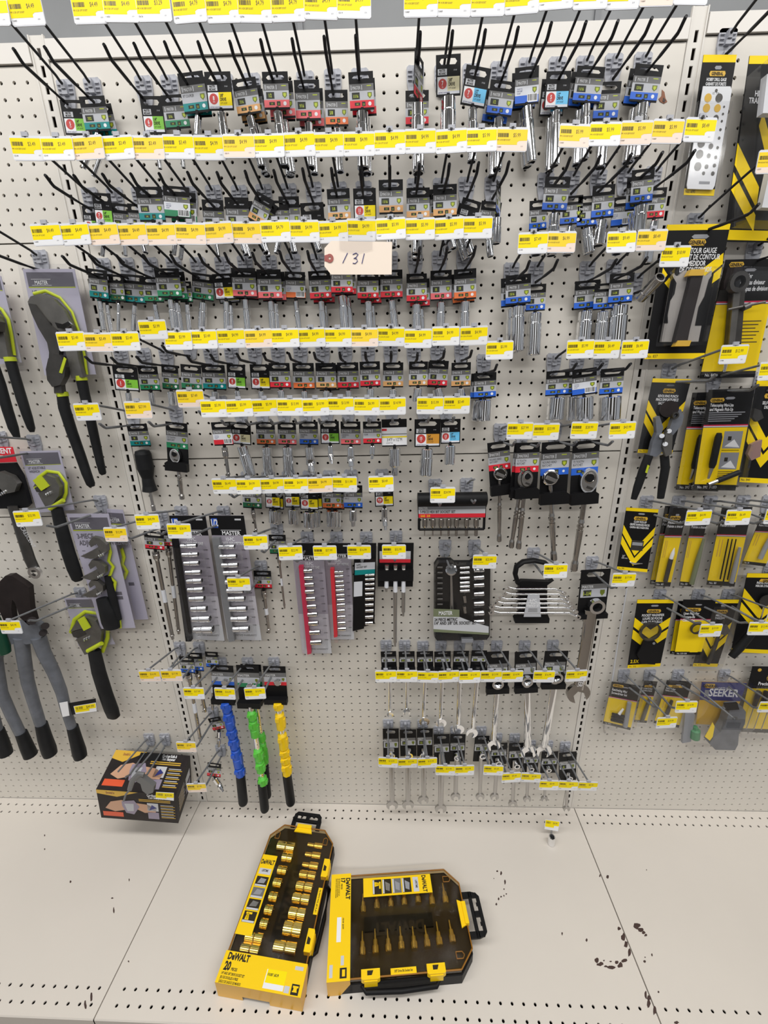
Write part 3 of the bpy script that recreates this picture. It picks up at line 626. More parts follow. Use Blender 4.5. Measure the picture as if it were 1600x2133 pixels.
K(T1,'A','blue','11/16',1229,138,1224,214,58,('d',1216,334,20),1,rot=7); K(T1,'A','blue','3/4',1268,170,1261,250,52,('d',1250,350,22),0,rot=2); K(T1,'A','blue','13/16',1350,134,1343,212,58,('d',1325,331,26),1,rot=8)
K(T2,'B','green','5 1/4"',188,430,196,486,36,None,0); K(T2,'B','green','7 1/4"',210,402,219,470,38,('d',213,534,8),0); K(T2,'A','white','1/4',252,424,258,490,40,('d',262,533,8),0,d=1.0)
K(T2,'A','white','9/32',285,425,291,486,40,('d',303,526,10),0); K(T2,'A','teal','11/32',308,389,319,462,54,('d',328,505,10),0); K(T2,'C','green','',366,388,371,455,54,('d',362,531,9),1)
K(T2,'A','tan','1/4 E4',442,416,448,490,44,('d',455,534,9),1); K(T2,'A','tan','3/8',492,411,498,486,49,('d',513,531,12),1); K(T2,'A','tan','7/16',541,404,545,468,38,('d',554,526,14),1,rot=26)
K(T2,'A','white','1/2',583,418,586,480,36,('d',576,528,13),0,d=1.0); K(T2,'A','white','9/16',601,409,606,484,42,('d',614,527,15),0); K(T2,'B','yellow','9 3/8"',649,422,655,494,48,('d',666,523,15),0)
K(T2,'A','tan','5/8',704,393,708,459,47,('d',712,520,16),0); K(T2,'B','yellow','11 3/8"',759,392,761,459,47,('d',764,516,16),0); K(T2,'A','tan','11/16',814,374,815,446,50,('d',816,516,22),0)
K(T2,'A','tan','11/16',871,391,871,456,48,('d',868,530,24),1); K(T2,'A','tan','13/16',927,384,927,452,49,('d',943,519,20),1); K(T2,'B','cyan','10 1/2"',978,415,972,485,40,('d',981,530,20),1,rot=12)
K(T2,'A','blue','3/8',1025,420,1016,480,42,('d',1022,535,15),0,d=1.0); K(T2,'A','blue','7/16',1040,382,1037,449,40,('d',1034,508,18),0,yaw=64); K(T2,'A','blue','9/16',1122,417,1120,480,36,('d',1116,532,22),0,d=1.0)
K(T2,'A','blue','9/16',1161,368,1156,441,52,('d',1148,533,22),0,rot=4); K(T2,'A','blue','5/8',1192,408,1189,468,46,('d',1181,532,22),0,d=1.1); K(T2,'A','blue','9/16',1226,408,1221,472,40,('d',1227,528,24),0,d=1.1)
K(T2,'A','blue','3/4',1259,385,1254,455,46,('d',1246,512,24),0); K(T2,'C','blue','',1299,410,1294,472,44,('d',1284,530,20),0); K(T2,'A','blue','7/8',1341,352,1335,424,46,('d',1329,484,28),1); K(T2,'A','red','1',1371,391,1363,456,38,('d',1347,550,20),0,d=1.2)
K(T3,'A','teal','5/32',202,561,207.5,623,39,('d',216,688,10),2); K(T3,'A','dgreen','3/16',240,572,247,628,30,('d',247,690,7),0,d=1.0); K(T3,'A','teal','4/32',275,572,281,632,47,('d',279,690,11),1); K(T3,'A','green','7/32',315,577,322,630,40,('d',331,676,10),0,d=1.2)
K(T3,'A','green','1/2',346,559,355,620,51,('d',363,686,13),1); K(T3,'A','green','3/8',384,586,389,630,26,('d',395,692,10),0,d=1.0); K(T3,'A','green','9/16',422,570,423,626,44,('d',421,686,17),1); K(T3,'B','yellow','9 3/8"',463,570,471,624,44,('d',473,692,13),1)
K(T3,'A','pink','10',506,558,511,620,50,('d',517,692,14),1); K(T3,'A','pink','11',559,561,564,624,50,('d',569,692,15),1); K(T3,'C','orange','',614,566,616,623,42,('d',624,692,12),0); K(T3,'A','red','12',664,564,669,624,45,('d',675,692,15),1)
K(T3,'A','red','14',711,553,713,612,45,('d',720,692,19),1); K(T3,'A','red','15',766,566,767,624,44,('d',771,692,17),1); K(T3,'A','red','16',815,562,816,622,46,('d',824,692,17),1); K(T3,'A','red','17',868,570,868,630,42,('d',868,692,19),1)
K(T3,'A','pink','18',919,563,919,626,44,('d',917,692,20),1); K(T3,'A','orange','19',969,560,969,624,46,('d',968,692,21),1); K(T3,'A','blue','15/16',1080,572,1079,634,52,('d',1076,732,28),1); K(T3,'A','blue','1',1118,592,1115,648,40,('d',1111,740,28),0,d=1.3)
K(T3,'A','blue','1-1/16',1225,584,1221,644,52,('d',1214,718,30),0); K(T3,'A','blue','1-1/8',1262,590,1257,645,44,('d',1249,718,24),0,d=1.3); K(T3,'A','blue','1-1/4',1297,569,1291,632,50,('d',1283,716,35),0)
K(T4,'B','green','5 1/4"',259,763,266,814,51,('s',270,839,11),0); K(T4,'A','green','3/16',306,763,314,814,41,('s',318,842,12),0); K(T4,'A','dgreen','7/32',353,760,356,812,34,('s',360,844,16),1); K(T4,'A','green','1/4',397,760,400,812,42,('s',405,838,14),0); K(T4,'A','teal','9/16',443,760,448,812,48,('s',449,838,16),1)
K(T4,'B','green','8 1/4"',491,759,494,810,38,('s',497,834,11),0); K(T4,'B','yellow','9 3/8"',540,759,544,811,40,('s',545,833,13),1); K(T4,'A','red','10',581,756,585,809,43,('s',587,832,15),0); K(T4,'A','orange','11',631,756,634,811,44,('s',635,832,15),1); K(T4,'A','tan','12',678,756,680,810,42,('s',680,832,14),1)
K(T4,'A','red','13',724,755,726,810,44,('s',727,832,15),1); K(T4,'A','red','14',770,753,772,806,42,('s',772,830,16),0); K(T4,'A','tan','15',819,755,819,807,42,('s',819,831,17),0); K(T4,'A','tan','16',872,753,871,805,39,('s',868,837,18),0); K(T4,'A','red','17',912,751,914,805,40,('s',916,831,20),1,rot=7); K(T4,'A','tan','18',961,755,960,806,40,('s',960,829,18),0)
K(T4,'A','blue','7/8',1011,776,1010,829,46,('s',1007,876,31),1); K(T4,'A','blue','1-1/16',1163,772,1160,824,48,('s',1155,874,34),0); K(T4,'A','blue','1-1/8',1195,770,1193,822,34,('s',1190,876,22),0,d=1.0); K(T4,'C','blue','',1218,768,1217,823,50,('s',1216,874,36),0); K(T4,'A','blue','1-1/4',1277,767,1272,822,48,('s',1269,874,42),0)
K(T5,'A','teal','M',284,883,294,930,42,('k',321,1064,30),0); K(T5,'C','red','',459,879,467,928,40,('x',477,997,11),0); K(T5,'B','cream','20 3/4"',498,880,506,926,41,('d',522,991,23),0,rot=8); K(T5,'A','orange','21',552,879,555,927,39,('d',559,991,22),0); K(T5,'A','pink','22',597,880,599,927,38,('d',603,992,23),0)
K(T5,'A','blue','UNIVERSAL\nJOINT',642,878,644,927,39,('u',650,993,19),0); K(T5,'B','green','U 1/4"',686,877,688,925,39,('u',690,966,11),0); K(T5,'A','pink','UNIVERSAL\nJOINT',730,878,731,927,41,('u',731,979,15),0); K(T5,'A','red','1/2-3/8',775,878,776,925,38,('a',775,956,12),0); K(T5,'W','white','3/4"F x 1/2"M',821,873,822,930,52,('a',823,990,25),0)
K(T5,'B','gold','15 3/4" 6',891,873,890,931,54,('d',887,990,27),0); K(T5,'B','cyan','13 1/2"',939,873,938,924,41,('s',936,967,23),0)
K(T6,'A','dgreen','M',524,1012,526,1059,39,('x',535,1112,8),0); K(T6,'B','yellow','20 3/8"',567,1010,569,1059,31,('s',570,1088,20),1); K(T6,'B','yellow','21 3/8"',607,1010,610,1057,31,('s',612,1090,22),1); K(T6,'B','yellow','22 3/8"',643,1015,645,1062,38,('s',646,1097,27),1); K(T6,'A','orange','27',691,1012,692,1060,39,('s',692,1095,25),1); K(T6,'A','blue','3/8-1/2',735,1011,736,1059,39,('a',736,1096,17),0); K(T6,'B','yellow','F10 3/8"',799,1010,801,1055,39,('u',801,1102,13),0)
RT = 'ratchet cards'
K(T5,'A','green','72 TOOTH\nRATCHET',367,880,372,980,44,('o',380,1040,10,366,949,10),0)
K(RT,'A','red','ROUND HEAD\nRATCHET',1038,920,1044,1029,45,('r',1040,1128,10,1042,987,14),0); K(RT,'A','red','72 TOOTH\nRATCHET',1101,922,1094,1036,48,('o',1080,1143,11,1097,996,13),1); K(RT,'A','blue','ROUND HEAD\nRATCHET',1159,920,1151,1048,58,('r',1154,1167,13,1147,995,17),0); K(RT,'A','blue','72 TOOTH\nRATCHET',1222,918,1213,1048,55,('o',1195,1189,14,1226,1001,18),0)
XT = 'socket set rows'
K(XT,'A','red','M',346,1104,350,1138,24,('x',373,1320,11),0,d=1.2); K(XT,'A','red','M',320,1108,323,1145,40,('x',360,1331,12),0,d=1.9); K(XT,'A','dgreen','M',577,1114,580,1154,35,('x',593,1267,7),0); K(XT,'A','red','M',546,1189,549,1226,36,('x',561,1318,11),0)
LX = 'lower left hooks'
K(LX,'A','blue','M',405,1360,410,1398,30,('x',428,1482,12),0); K(LX,'A','blue','M',440,1358,443,1390,26,('x',443,1478,9),0,d=1.0); K(LX,'A','blue','M',388,1368,392,1402,30,('x',418,1542,11),0,d=2.2); K(LX,'A','red','U',452,1495,450,1520,26,('u',456,1551,10),0,rot=-25); K(LX,'A','red','U',440,1590,452,1618,28,('u',464,1645,12),0,rot=20)
def build_carded():
    rows = {}
    for it in CARDED: rows.setdefault(it['row'], []).append(it)
    for row, L in rows.items():
        L.sort(key=lambda it: it['q'][0])
        for i, it in enumerate(L):
            ty = it['sock'][0] if it['sock'] else 'n'
            mk = it['txt'].split('\n')[0].split(' ')[0]
            mk = f' marked {mk}' if (it['txt'] and len(mk) > 1 and len(mk) < 7 and it['kind'] in 'AB') else ''
            cn = {'dgreen': 'dark-green', 'pink': 'pinkish-red', 'lgreen': 'lime'}.get(it['col'], it['col'])
            it['odd'] = i % 2 == 1
            e, d = make_carded(it, f"{SNAME[ty]} on {cn} tag{mk}, {ORD[i]} from left in {row}")
            for k in range(it['n']):
                if d-.42*(k+1) < .55: break
                e2 = copy_tree(e); o = (R.uniform(.05, .28)*(1 if it['q'][0] < 900 else -1), .42*(k+1), R.uniform(-.3, -.05))
                e2.location = (e.location[0]+o[0]*U, e.location[1]+o[1]*U, e.location[2]+o[2]*U); e2.rotation_euler[1] = math.radians(R.uniform(-3, 3))
                e2['label'] = f"{SNAME[ty]} {'' if k == 0 else 'farther '}behind the {ORD[i]} tag from left in {row}"
build_carded()
# ================================================================ SOCKET SETS, CASES, WRENCHES AND OTHER GOODS OF THE MIDDLE BAY
def PP(pts, d): return [at(x, y, d) for x, y in pts]
def wr(px, py, d, r): return r*ipp(px, py, d)
def disc_pts(c, r, n=18, a0=0, sx=1, sz=1): return [c+np.array([sx*r*math.cos(a0+2*math.pi*i/n), 0, sz*r*math.sin(a0+2*math.pi*i/n)]) for i in range(n)]
def ring(m, c, r, ri, t, k, n=18):
    o = disc_pts(c, r, n); i_ = disc_pts(c, ri, n); f = np.array([0, -t, 0])
    for a in range(n):
        b = (a+1) % n
        m.face([o[a]+f, o[b]+f, i_[b]+f, i_[a]+f], k); m.face([o[b], o[a], i_[a], i_[b]], k); m.add([o[a], o[b], o[b]+f, o[a]+f], [(0, 1, 2, 3)], k, True); m.add([i_[a], i_[b], i_[b]+f, i_[a]+f], [(3, 2, 1, 0)], k, True)
def open_end(m, c, r, ang, t, k):
    a = math.radians(ang); dv = np.array([math.cos(a), 0, math.sin(a)]); pv = np.array([-dv[2], 0, dv[0]])
    pts = [c+r*(dv*math.cos(q)+pv*math.sin(q)) for q in [math.radians(30+300*i/16) for i in range(17)]]
    pts += [c+r*(.05*dv-.46*pv), c+r*(-.28*dv), c+r*(.05*dv+.46*pv)]
    m.slab(pts[::-1], (0, -t, 0), k)
def hcard(c, m, txt):
    c.body(m, 'black', .035, (.2, .06, .8, .15)); c.rect(m, .05, .30, .95, .40, 'grayh'); c.text(m, 'MASTER', .28, .385, .06, 'white', .7); c.rect(m, .05, .40, .95, .58, 'grayl')
    c.rect(m, .14, .425, .42, .555, 'dkbox', .014); c.text(m, txt, .28, .535, .08, 'lime', .7, bold=.02); c.poly(m, [(.72, .43), (.88, .43), (.88, .5), (.8, .56), (.72, .5)], 'shield', .014)
def wrench(label, tagq, txt, path, wpx, opn=None, rg=None, d=1.5, fin='satin', grp='combination wrenches on hooks', tray=True, dd=.25):
    c, v = wcard(*tagq, d); t = Thing('combination_wrench', c.p(.5, .1), label, 'wrench', grp); m = t.part('hang_card'); hcard(c, m, txt); t.split_print(m)
    if tray: m.slab([c.p(-.02, 1), c.p(1.02, 1), c.p(1.02, .86), c.p(-.02, .86)], c.nrm()*.45, 'black')
    b = t.part('wrench_body'); P = PP(path, d+dd); r0 = wr(path[0][0], path[0][1], d+dd, wpx/2)
    b.tube([P[0]]+[P[0]+(P[-1]-P[0])*f if len(P) == 2 else P[min(len(P)-1, int(f*len(P)))] for f in (.3, .6)]+[P[-1]] if len(P) == 2 else P, r0, fin, 10, .45)
    if rg:
        C0 = at(rg[0], rg[1], d+dd); r = wr(rg[0], rg[1], d+dd, rg[2]); ring(b, C0+np.array([0, .05, 0]), r, r*.64, .4, 'chrome')
    if opn:
        C0 = at(opn[0], opn[1], d+dd); r = wr(opn[0], opn[1], d+dd, opn[2]); open_end(b, C0+np.array([0, .11, 0]), r, opn[3], .24, fin)
    return t.done()
UW = 'upper wrench row'; LWR = 'lower wrench row'
UWs = [((809,1357,811,1394,32), '1/4', [(812,1390),(812,1487)], 7, (813,1487,7,-90), None), ((847,1357,848,1394,33), '5/16', [(848,1390),(847,1480)], 6, (847,1482,8,-85), None),
 ((885,1357,886,1394,34), '3/8', [(887,1390),(882,1500)], 8, (884,1502,11,-90), None), ((922,1357,922,1394,34), '7/16', [(922,1390),(918,1502)], 8, (919,1505,11,-90), None),
 ((961,1356,959,1394,32), '1/2', [(958,1390),(955,1512)], 10, (955,1518,12,-100), None), ((999,1355,995,1394,32), '9/16', [(996,1390),(985,1520)], 10, (983,1526,12,-115), None),
 ((1037,1357,1035,1440,46), '5/8', [(1036,1425),(1028,1545)], 13, (1028,1552,14,-80), (1036,1422,12)), ((1096,1357,1094,1438,46), '3/4', [(1097,1418),(1100,1555)], 16, (1101,1566,17,-85), (1097,1417,12)), ((1160,1356,1150,1430,48), '7/8', [(1157,1412),(1134,1555)], 16, (1132,1564,17,-95), (1158,1409,13))]
for i, q in enumerate(UWs): wrench(f'chrome combination wrench with black card, {ORD[i]} from left in upper wrench row', q[0], q[1], q[2], q[3], q[4], q[5], d=1.5, fin='chrome')
LWs = [((814,1518,815,1585,33), '13', [(816,1560),(817,1672)], 11, (817,1677,12,-90), (815,1570,8)), ((850,1520,851,1575,34), '14', [(851,1560),(850,1672)], 11, (850,1676,12,-80), (852,1570,8)), ((885,1518,885,1575,33), '15', [(883,1560),(883,1662)], 10, (882,1666,11,-80), (882,1570,8)),
 ((920,1530,921,1592,33), '17', [(920,1570),(918,1680)], 12, (918,1684,12,-95), None), ((954,1530,952,1586,32), '10', [(951,1570),(949,1655)], 9, (949,1659,10,-80), (952,1574,7)), ((1005,1533,1000,1586,30), '11', [(1002,1572),(1000,1655)], 8, (1000,1659,9,-80), (1005,1571,7)),
 ((1040,1548,1038,1592,34), '12', [(1036,1580),(1031,1655)], 8, (1030,1659,9,-95), (1038,1586,6)), ((1076,1548,1073,1600,30), '8', [(1072,1585),(1068,1670)], 8, (1068,1674,9,-85), (1076,1592,6)), ((1108,1562,1104,1608,32), '9', [(1101,1595),(1098,1660)], 7, (1098,1664,8,-80), (1106,1598,5)), ((1146,1566,1142,1610,34), '7', [(1140,1600),(1134,1660)], 6, (1134,1663,7,-90), (1142,1600,5)), ((1183,1567,1182,1626,36), '6', [(1184,1610),(1180,1680)], 7, (1180,1684,7,-90), (1186,1617,5))]
for i, q in enumerate(LWs): wrench(f'satin metric wrench with black card, {ORD[i]} from left in lower wrench row', q[0], q[1], q[2], q[3], q[4], q[5], d=1.35 if i != 3 else 1.6, tray=False)
# the large wrench hanging over the right upright
c, v = wcard(1242, 1186, 1231, 1284, 60, 1.7); t = Thing('large_wrench', c.p(.5, .1), 'large dark combination wrench on black card over the right slotted upright', 'wrench'); m = t.part('hang_card'); hcard(c, m, '1-1/4')
m.slab([c.p(-.03, 1), c.p(1, 1), c.p(1, .9), c.p(-.03, .9)], (0, -.5, 0), 'black')
b = t.part('wrench_body'); b.tube(PP([(1232, 1270), (1222, 1340), (1206, 1435)], 2.0), [wr(1222, 1340, 2, 14), wr(1222, 1340, 2, 13), wr(1206, 1435, 2, 12)], 'darkchrome', 12, .4)
C0 = at(1240, 1260, 2.0); r = wr(1240, 1260, 2.0, 16); ring(b, C0, r, r*.64, .5, 'chrome'); C0 = at(1204, 1443, 2.0); open_end(b, C0+np.array([0, .2, 0]), wr(1204, 1443, 2, 24), -70, .4, 'darkchrome')
b.text('MASTER', at(1214, 1395, 2.25)+np.array([0, -.12, 0]), .55, 'white', .8, 'l', 0, (-.18, 0, -.98), (.98, 0, -.18)); t.done()
# blister socket sets
def sockets_in(t, ys, xl_, xr_, rr, d, k='chrome', step=True):
    for y, a, b, r in zip(ys, xl_, xr_, rr):
        m = t.part('socket'); P0 = at(a, y, d); P1 = at(b, y-1, d); R_ = wr(a, y, d, r*1.1); L = np.linalg.norm(P1-P0)
        pr = [(0, R_*.82), (.05, R_*.9), (L*.42, R_*.9), (L*.46, R_), (L-.05, R_), (L, R_*.92), (L+.001, R_*.7), (L-.15, R_*.7)] if step else [(0, R_*.9), (.05, R_), (L-.05, R_), (L, R_*.9), (L+.001, R_*.7), (L-.15, R_*.7)]
        lathe(m, P0, P1, pr, k, 12, 'black')
def blister_set(label, pts, d, title, lines, ys, xl_, xr_, rr, rail, rk, badge, bk):
    c = pxcard(pts, d); t = Thing('blister_socket_set', c.p(.5, .03), label, 'socket set', 'blister packed socket sets'); m = t.part('backing_card')
    COL['mauve'] = (164, 158, 170); COL['mauvel'] = (202, 199, 207)
    c.body(m, 'mauve', .05); c.rect(m, 0, 0, 1, .145, 'black', .006); c.rect(m, 0, .62, 1, .86, 'mauvel', .004); c.rect(m, 0, .86, 1, 1, 'lgray', .004)
    c.rect(m, .05, .02, .22, .09, bk, .012); c.text(m, badge, .135, .075, .05, 'white', .6, bold=.03); c.rect(m, .72, .022, .9, .034, 'lgray', .012)
    c.rect(m, .28, .105, .86, .108, 'white', .013); c.text(m, 'MASTER', .57, .142, .03, 'white', .85, bold=.02); 
    for i, l in enumerate(lines): c.text(m, l, .52, .185+.03*i, .022 if i else .026, 'white', .66, bold=.02)
    c.text(m, 'LIFETIME WARRANTY', .55, .965, .018, 'ink', .7)
    for i in range(10): c.text(m, '%dMM' % (10+i), .86, .26+.068*i, .013, 'ink', .7)
    rl = t.part('socket_rail'); P = PP(rail, d+.2); rl.slab(P[::-1] if area(rail) > 0 else P, (0, -.45, 0), rk)
    sockets_in(t, ys, xl_, xr_, rr, d+.75)
    bl = t.part('blister'); q = [(.14, .2), (.84, .2), (.9, .24), (.9, .95), (.14, .95), (.1, .9)]
    bl.slab([c.p(u, v_, .02) for u, v_ in q[::-1]], c.nrm()*1.35, 'clear'); t.done()
blister_set('blister socket set with ten deep sockets, left of the pair with blue badges', [(352,1074),(428,1074),(468,1335),(396,1331)], 1.5, '', ['10-PC.', 'SOCKET SET SAE'], (1137,1155,1173,1192,1210,1228,1247,1268,1289,1311), (377,380,384,387,390,392,395,399,401,405), (410,413,415,419,421,424,426,431,438,444), (5,5.2,5.5,5.7,6,6.3,6.6,7,7.5,8.3), [(362,1120),(372,1120),(402,1331),(391,1331)], 'black', '1/2', 'bluep')
blister_set('blister socket set with ten sockets and grey rail, right of the blue-badge pair', [(435,1074),(508,1074),(545,1334),(474,1332)], 1.5, '', ['10-PC.', 'SOCKET SET METRIC'], (1139,1159,1177,1193,1212,1230,1247,1268,1289,1310), (456,459,462,466,470,473,476,479,482,486), (489,493,496,497,502,507,510,514,516,519), (5,5.2,5.4,5.6,5.8,6,6.2,6.5,6.8,7), [(445,1118),(460,1118),(492,1330),(480,1332)], 'gray', '1/2', 'bluep')
blister_set('long blister socket set with red rail and ten sockets, left of two', [(607,1131),(672,1131),(691,1361),(630,1361)], 1.5, '', ['10-PC.', 'SOCKET SET SAE'], (1189,1204,1217.5,1232,1247,1263,1279.5,1298,1317,1337.5), (633,634,635,636,638,640,641,643,645,647), (651,652,654,655,657,659,661,663,667,670), (4.4,4.4,4.4,4.6,4.8,5,5.2,5.5,5.7,6), [(624,1176),(633,1176),(650,1356),(642,1358)], 'crim', '3/8', 'red')
blister_set('shorter blister socket set with red rail and twelve small sockets', [(674,1131),(730,1131),(738,1332),(684,1332)], 1.2, '', ['12-PC.', 'SOCKET SET METRIC'], (1192,1201,1212,1221,1230,1240,1250,1260,1272,1285,1298,1310), (697,698,699,700,700,701,702,702,703,703,704,704), (715,715,716,717,717,718,718,719,719,720,720,721), (3.2,3.2,3.3,3.4,3.5,3.6,3.8,4,4.1,4.2,4.4,4.6), [(689,1181),(697,1181),(704,1321),(697,1323)], 'red', '3/8', 'green')
c = pxcard([(738,1131),(784,1131),(782,1306),(735,1314)], 1.3); t = Thing('rail_socket_set', c.p(.5, .03), 'black card rail socket set with teal band and ten small sockets', 'socket set'); m = t.part('backing_card')
m.slab([c.p(0, .17), c.p(1, .17), c.p(1, 0), c.p(0, 0)], (0, -.08, 0), 'black'); m.slab([c.p(0, 1), c.p(.5, .99), c.p(.5, .17), c.p(0, .17)], (0, -.08, 0), 'black'); m.slab([c.p(.5, .97), c.p(.96, .95), c.p(1, .17), c.p(.5, .17)], (0, -.04, 0), 'card')
c.rect(m, .05, .21, .95, .29, 'white2', .1); c.rect(m, .05, .29, .95, .345, 'teal', .1); c.text(m, '9-PC.', .12, .245, .02, 'ink', .8, 'l', .11, .02); c.text(m, 'SOCKET SET', .12, .272, .02, 'ink', .7, 'l', .11, .02); c.rect(m, .02, .42, .4, .59, 'white2', .1)
sockets_in(t, (1198,1207,1217,1227,1237,1248,1260,1272,1285,1298), [761]*10, [780,780,780,779.5,779,778.5,778,778,777.5,777], (2.6,2.7,2.8,3,3.1,3.3,3.4,3.6,3.7,3.9), 1.75); t.done()
# three extension bars on one black card
c = pxcard([(787,1131),(862,1131),(860,1222),(787,1222)], 1.4); t = Thing('extension_bar_set', c.p(.5, .05), 'black card with three chrome extension bars and red band', 'extension bar'); m = t.part('backing_card')
c.body(m, 'black', .06); c.rect(m, .05, .18, .92, .36, 'grayl', .02); c.rect(m, .05, .36, .92, .44, 'red', .02); c.text(m, 'MASTER', .3, .24, .06, 'ink', .8, 'c', .03); m.slab([c.p(0, .82), c.p(1, .82), c.p(1, .58), c.p(0, .58)], (0, -.5, 0), 'black')
for x, y1, w_ in ((806, 1232, 8), (824, 1346, 8), (841, 1283, 8)):
    p = t.part('extension_bar'); a = at(x, 1177, 1.65); b_ = at(x-1, y1, 1.65); r = wr(x, 1200, 1.6, w_/2); L = np.linalg.norm(b_-a); lathe(p, a, b_, [(0, r*1.1), (.3, r*1.15), (.34, r*.9), (.4, r*1.15), (1.2, r), (L-.5, r), (L-.45, r*.6), (L, r*.55)], 'satin', 12)
    p2 = t.part('paper_band', p); q = (b_-a)/L; lathe(p2, a+q*1.6, b_, [(0, r*1.12), (min(1.4, L*.3), r*1.12)], 'white2', 12)
t.done()
# seven hex bit sockets in a holder
c = pxcard([(870,1028),(1014,1026),(1011,1103),(873,1104)], 1.6); t = Thing('hex_bit_set', c.p(.5, .05), 'black holder of seven hex bit sockets with a red stripe', 'socket set'); m = t.part('holder')
m.tube([at(870, 1041, 2.0), at(1013, 1039, 2.0)], wr(940, 1040, 2, 15), 'black', 16); m.slab([c.p(0, .36), c.p(1, .36), c.p(1, .05), c.p(0, .05)], (0, -.2, 0), 'black')
lb = t.part('label_strip'); cs = pxcard([(870,1055),(1013,1053),(1012,1078),(871,1079)], 2.25); cs.body(lb, 'black', .1); cs.rect(lb, .01, .0, .99, .28, 'gray', .01); cs.rect(lb, .01, .28, .99, .64, 'grayl', .01); cs.rect(lb, .01, .64, .99, .97, 'red', .01); cs.text(lb, 'MASTER', .02, .24, .2, 'white', .7, 'l'); cs.text(lb, '7-PIECE HEX BIT SOCKET SET', .03, .58, .22, 'ink', .72, 'l', .02, .02); cs.text(lb, 'SAE  3/8', .04, .92, .2, 'byel', .8, 'l')
for a, b_ in (((873, 1080), (873, 1103)), ((1009, 1078), (1008, 1102)), ((873, 1103), (1008, 1102))): m.tube([at(*a, 2.0), at(*b_, 2.0)], .13, 'black', 6)
for i, x in enumerate((885, 902, 919, 935, 951, 972, 992)):
    p = t.part('bit_socket'); a = at(x, 1080, 1.9); b_ = at(x-.5, 1116, 1.9); L = np.linalg.norm(b_-a); r = wr(x, 1090, 1.9, 5.6); e = (.18+.09*i)
    lathe(p, a, b_, [(0, r*.9), (.05, r), (L*.42, r), (L*.5, r*.75), (L*.52, r*e), (L*.98, r*e), (L, r*e*.8)], 'darkchrome', 10)
t.done()
# 24 piece socket case
c = pxcard([(904,1162),(1020,1162),(1018,1328),(904,1330)], 1.3); t = Thing('socket_case', c.p(.5, .05), 'clear lidded black case of metric sockets with grey label, hanging', 'socket set'); m = t.part('case_tray')
q = [(.0, .06), (.06, .0), (.3, .0), (.36, .03), (.64, .03), (.7, .0), (.94, .0), (1, .06), (1, .95), (.95, 1), (.05, 1), (0, .95)]
m.slab([c.p(u, v_, -.1) for u, v_ in q[::-1]], (0, -.5, 0), 'black'); m.box(c.p(.58, .965, .8), (1.2, .5, .35), 'graym')
sockets_in(t, (1183,1193,1204,1214,1222,1231), [958]*6, [978]*6, (2.6,2.8,3,3.2,3.2,3.2), 2.1); sockets_in(t, (1188,1203,1219,1237,1257,1277,1295), [987]*7, [1008]*7, (4.2,4.4,4.6,4.8,5,5.2,5.2), 2.1)
p = t.part('ratchet'); lathe(p, at(940, 1187, 1.75), at(940, 1187, 2.2), [(0, wr(940, 1187, 2, 12)), (.3, wr(940, 1187, 2, 12)), (.38, wr(940, 1187, 2, 9))], 'chrome', 18); p.tube(PP([(940, 1197), (941, 1240), (941, 1270)], 2.0), [.13, .16, .2], 'satin', 8)
for i in range(8): p = t.part('driver_bit'); p.tube(PP([(911, 1182+11*i), (922, 1182+11*i)], 1.95), .12, 'tooldk', 6)
for y in (1240, 1262): p = t.part('driver_bit'); p.tube(PP([(967, y), (969, y+14)], 1.95), .2, 'darkchrome', 8)
lb = t.part('paper_label'); c2 = pxcard([(903,1270),(1019,1290),(1018,1315),(903,1315)], 2.5); COL['olive'] = (120, 128, 100)
lb.slab(PP([(903,1310),(1018,1318),(1018,1305),(985,1296),(957,1285),(903,1284)], 2.52), (0, -.02, 0), 'lgray'); lb.slab(PP([(903,1284),(957,1285),(957,1270),(903,1268)], 2.52), (0, -.03, 0), 'olive'); lb.slab(PP([(903,1316),(1018,1322),(1018,1318),(903,1310)], 2.52), (0, -.03, 0), 'olive')
for s_, x, y, h_ in (('MASTER', 919, 1281, 8), ('24 PIECE METRIC', 905, 1294, 6.5), ('1/4" AND 3/8" DR. SOCKET SET', 905, 1301.5, 6.5)): lb.text(s_, at(x-5 if h_ == 8 else x, y, 2.57), wr(x, y, 2.5, h_)*1.15, 'white' if h_ == 8 else 'ink', .62, 'l', .02)
ld = t.part('clear_lid'); ld.slab([c.p(u, v_, .45) for u, v_ in q[::-1]], (0, -.75, 0), 'clear'); t.done()
# wrench rack
t = Thing('wrench_rack', at(1108, 1168, 2), 'black carry rack holding six chrome combination wrenches sideways', 'wrench set'); m = t.part('rack_frame')
m.tube(PP([(1078, 1212), (1073, 1195), (1076, 1180), (1090, 1170), (1112, 1167), (1135, 1172), (1146, 1183)], 1.9), wr(1100, 1170, 2, 5), 'black', 10, 1.6); m.slab(PP([(1072,1212),(1084,1205),(1140,1207),(1150,1204),(1136,1214),(1136,1272),(1141,1283),(1140,1292),(1070,1292),(1068,1283),(1078,1272),(1078,1214)], 1.4)[::-1], (0, -.55, 0), 'black')
for i in range(6): m.box(at(1107, 1226+10*i, 2.05), (3.1-.02*i, .2, .22), 'card')
for i, (y, a, b_) in enumerate(zip((1227, 1238, 1248, 1257, 1266, 1277), (1058, 1052, 1040, 1034, 1026, 1025), (1172, 1178, 1184, 1188, 1196, 1201))):
    p = t.part('wrench'); r = wr(1107, y, 2.1, 2.1+.12*i); p.tube(PP([(a, y-4), (a+16, y), (1107, y), (b_-16, y), (b_, y+6)], 2.1), r, 'chrome', 8, .8); open_end(p, at(a-2, y-3, 2.05), wr(a, y, 2, 4.6+.3*i), 150, .22, 'chrome'); ring(p, at(b_+2, y+7, 2.05), wr(b_, y, 2, 4+.3*i), wr(b_, y, 2, 2.3), .22, 'chrome', 12)
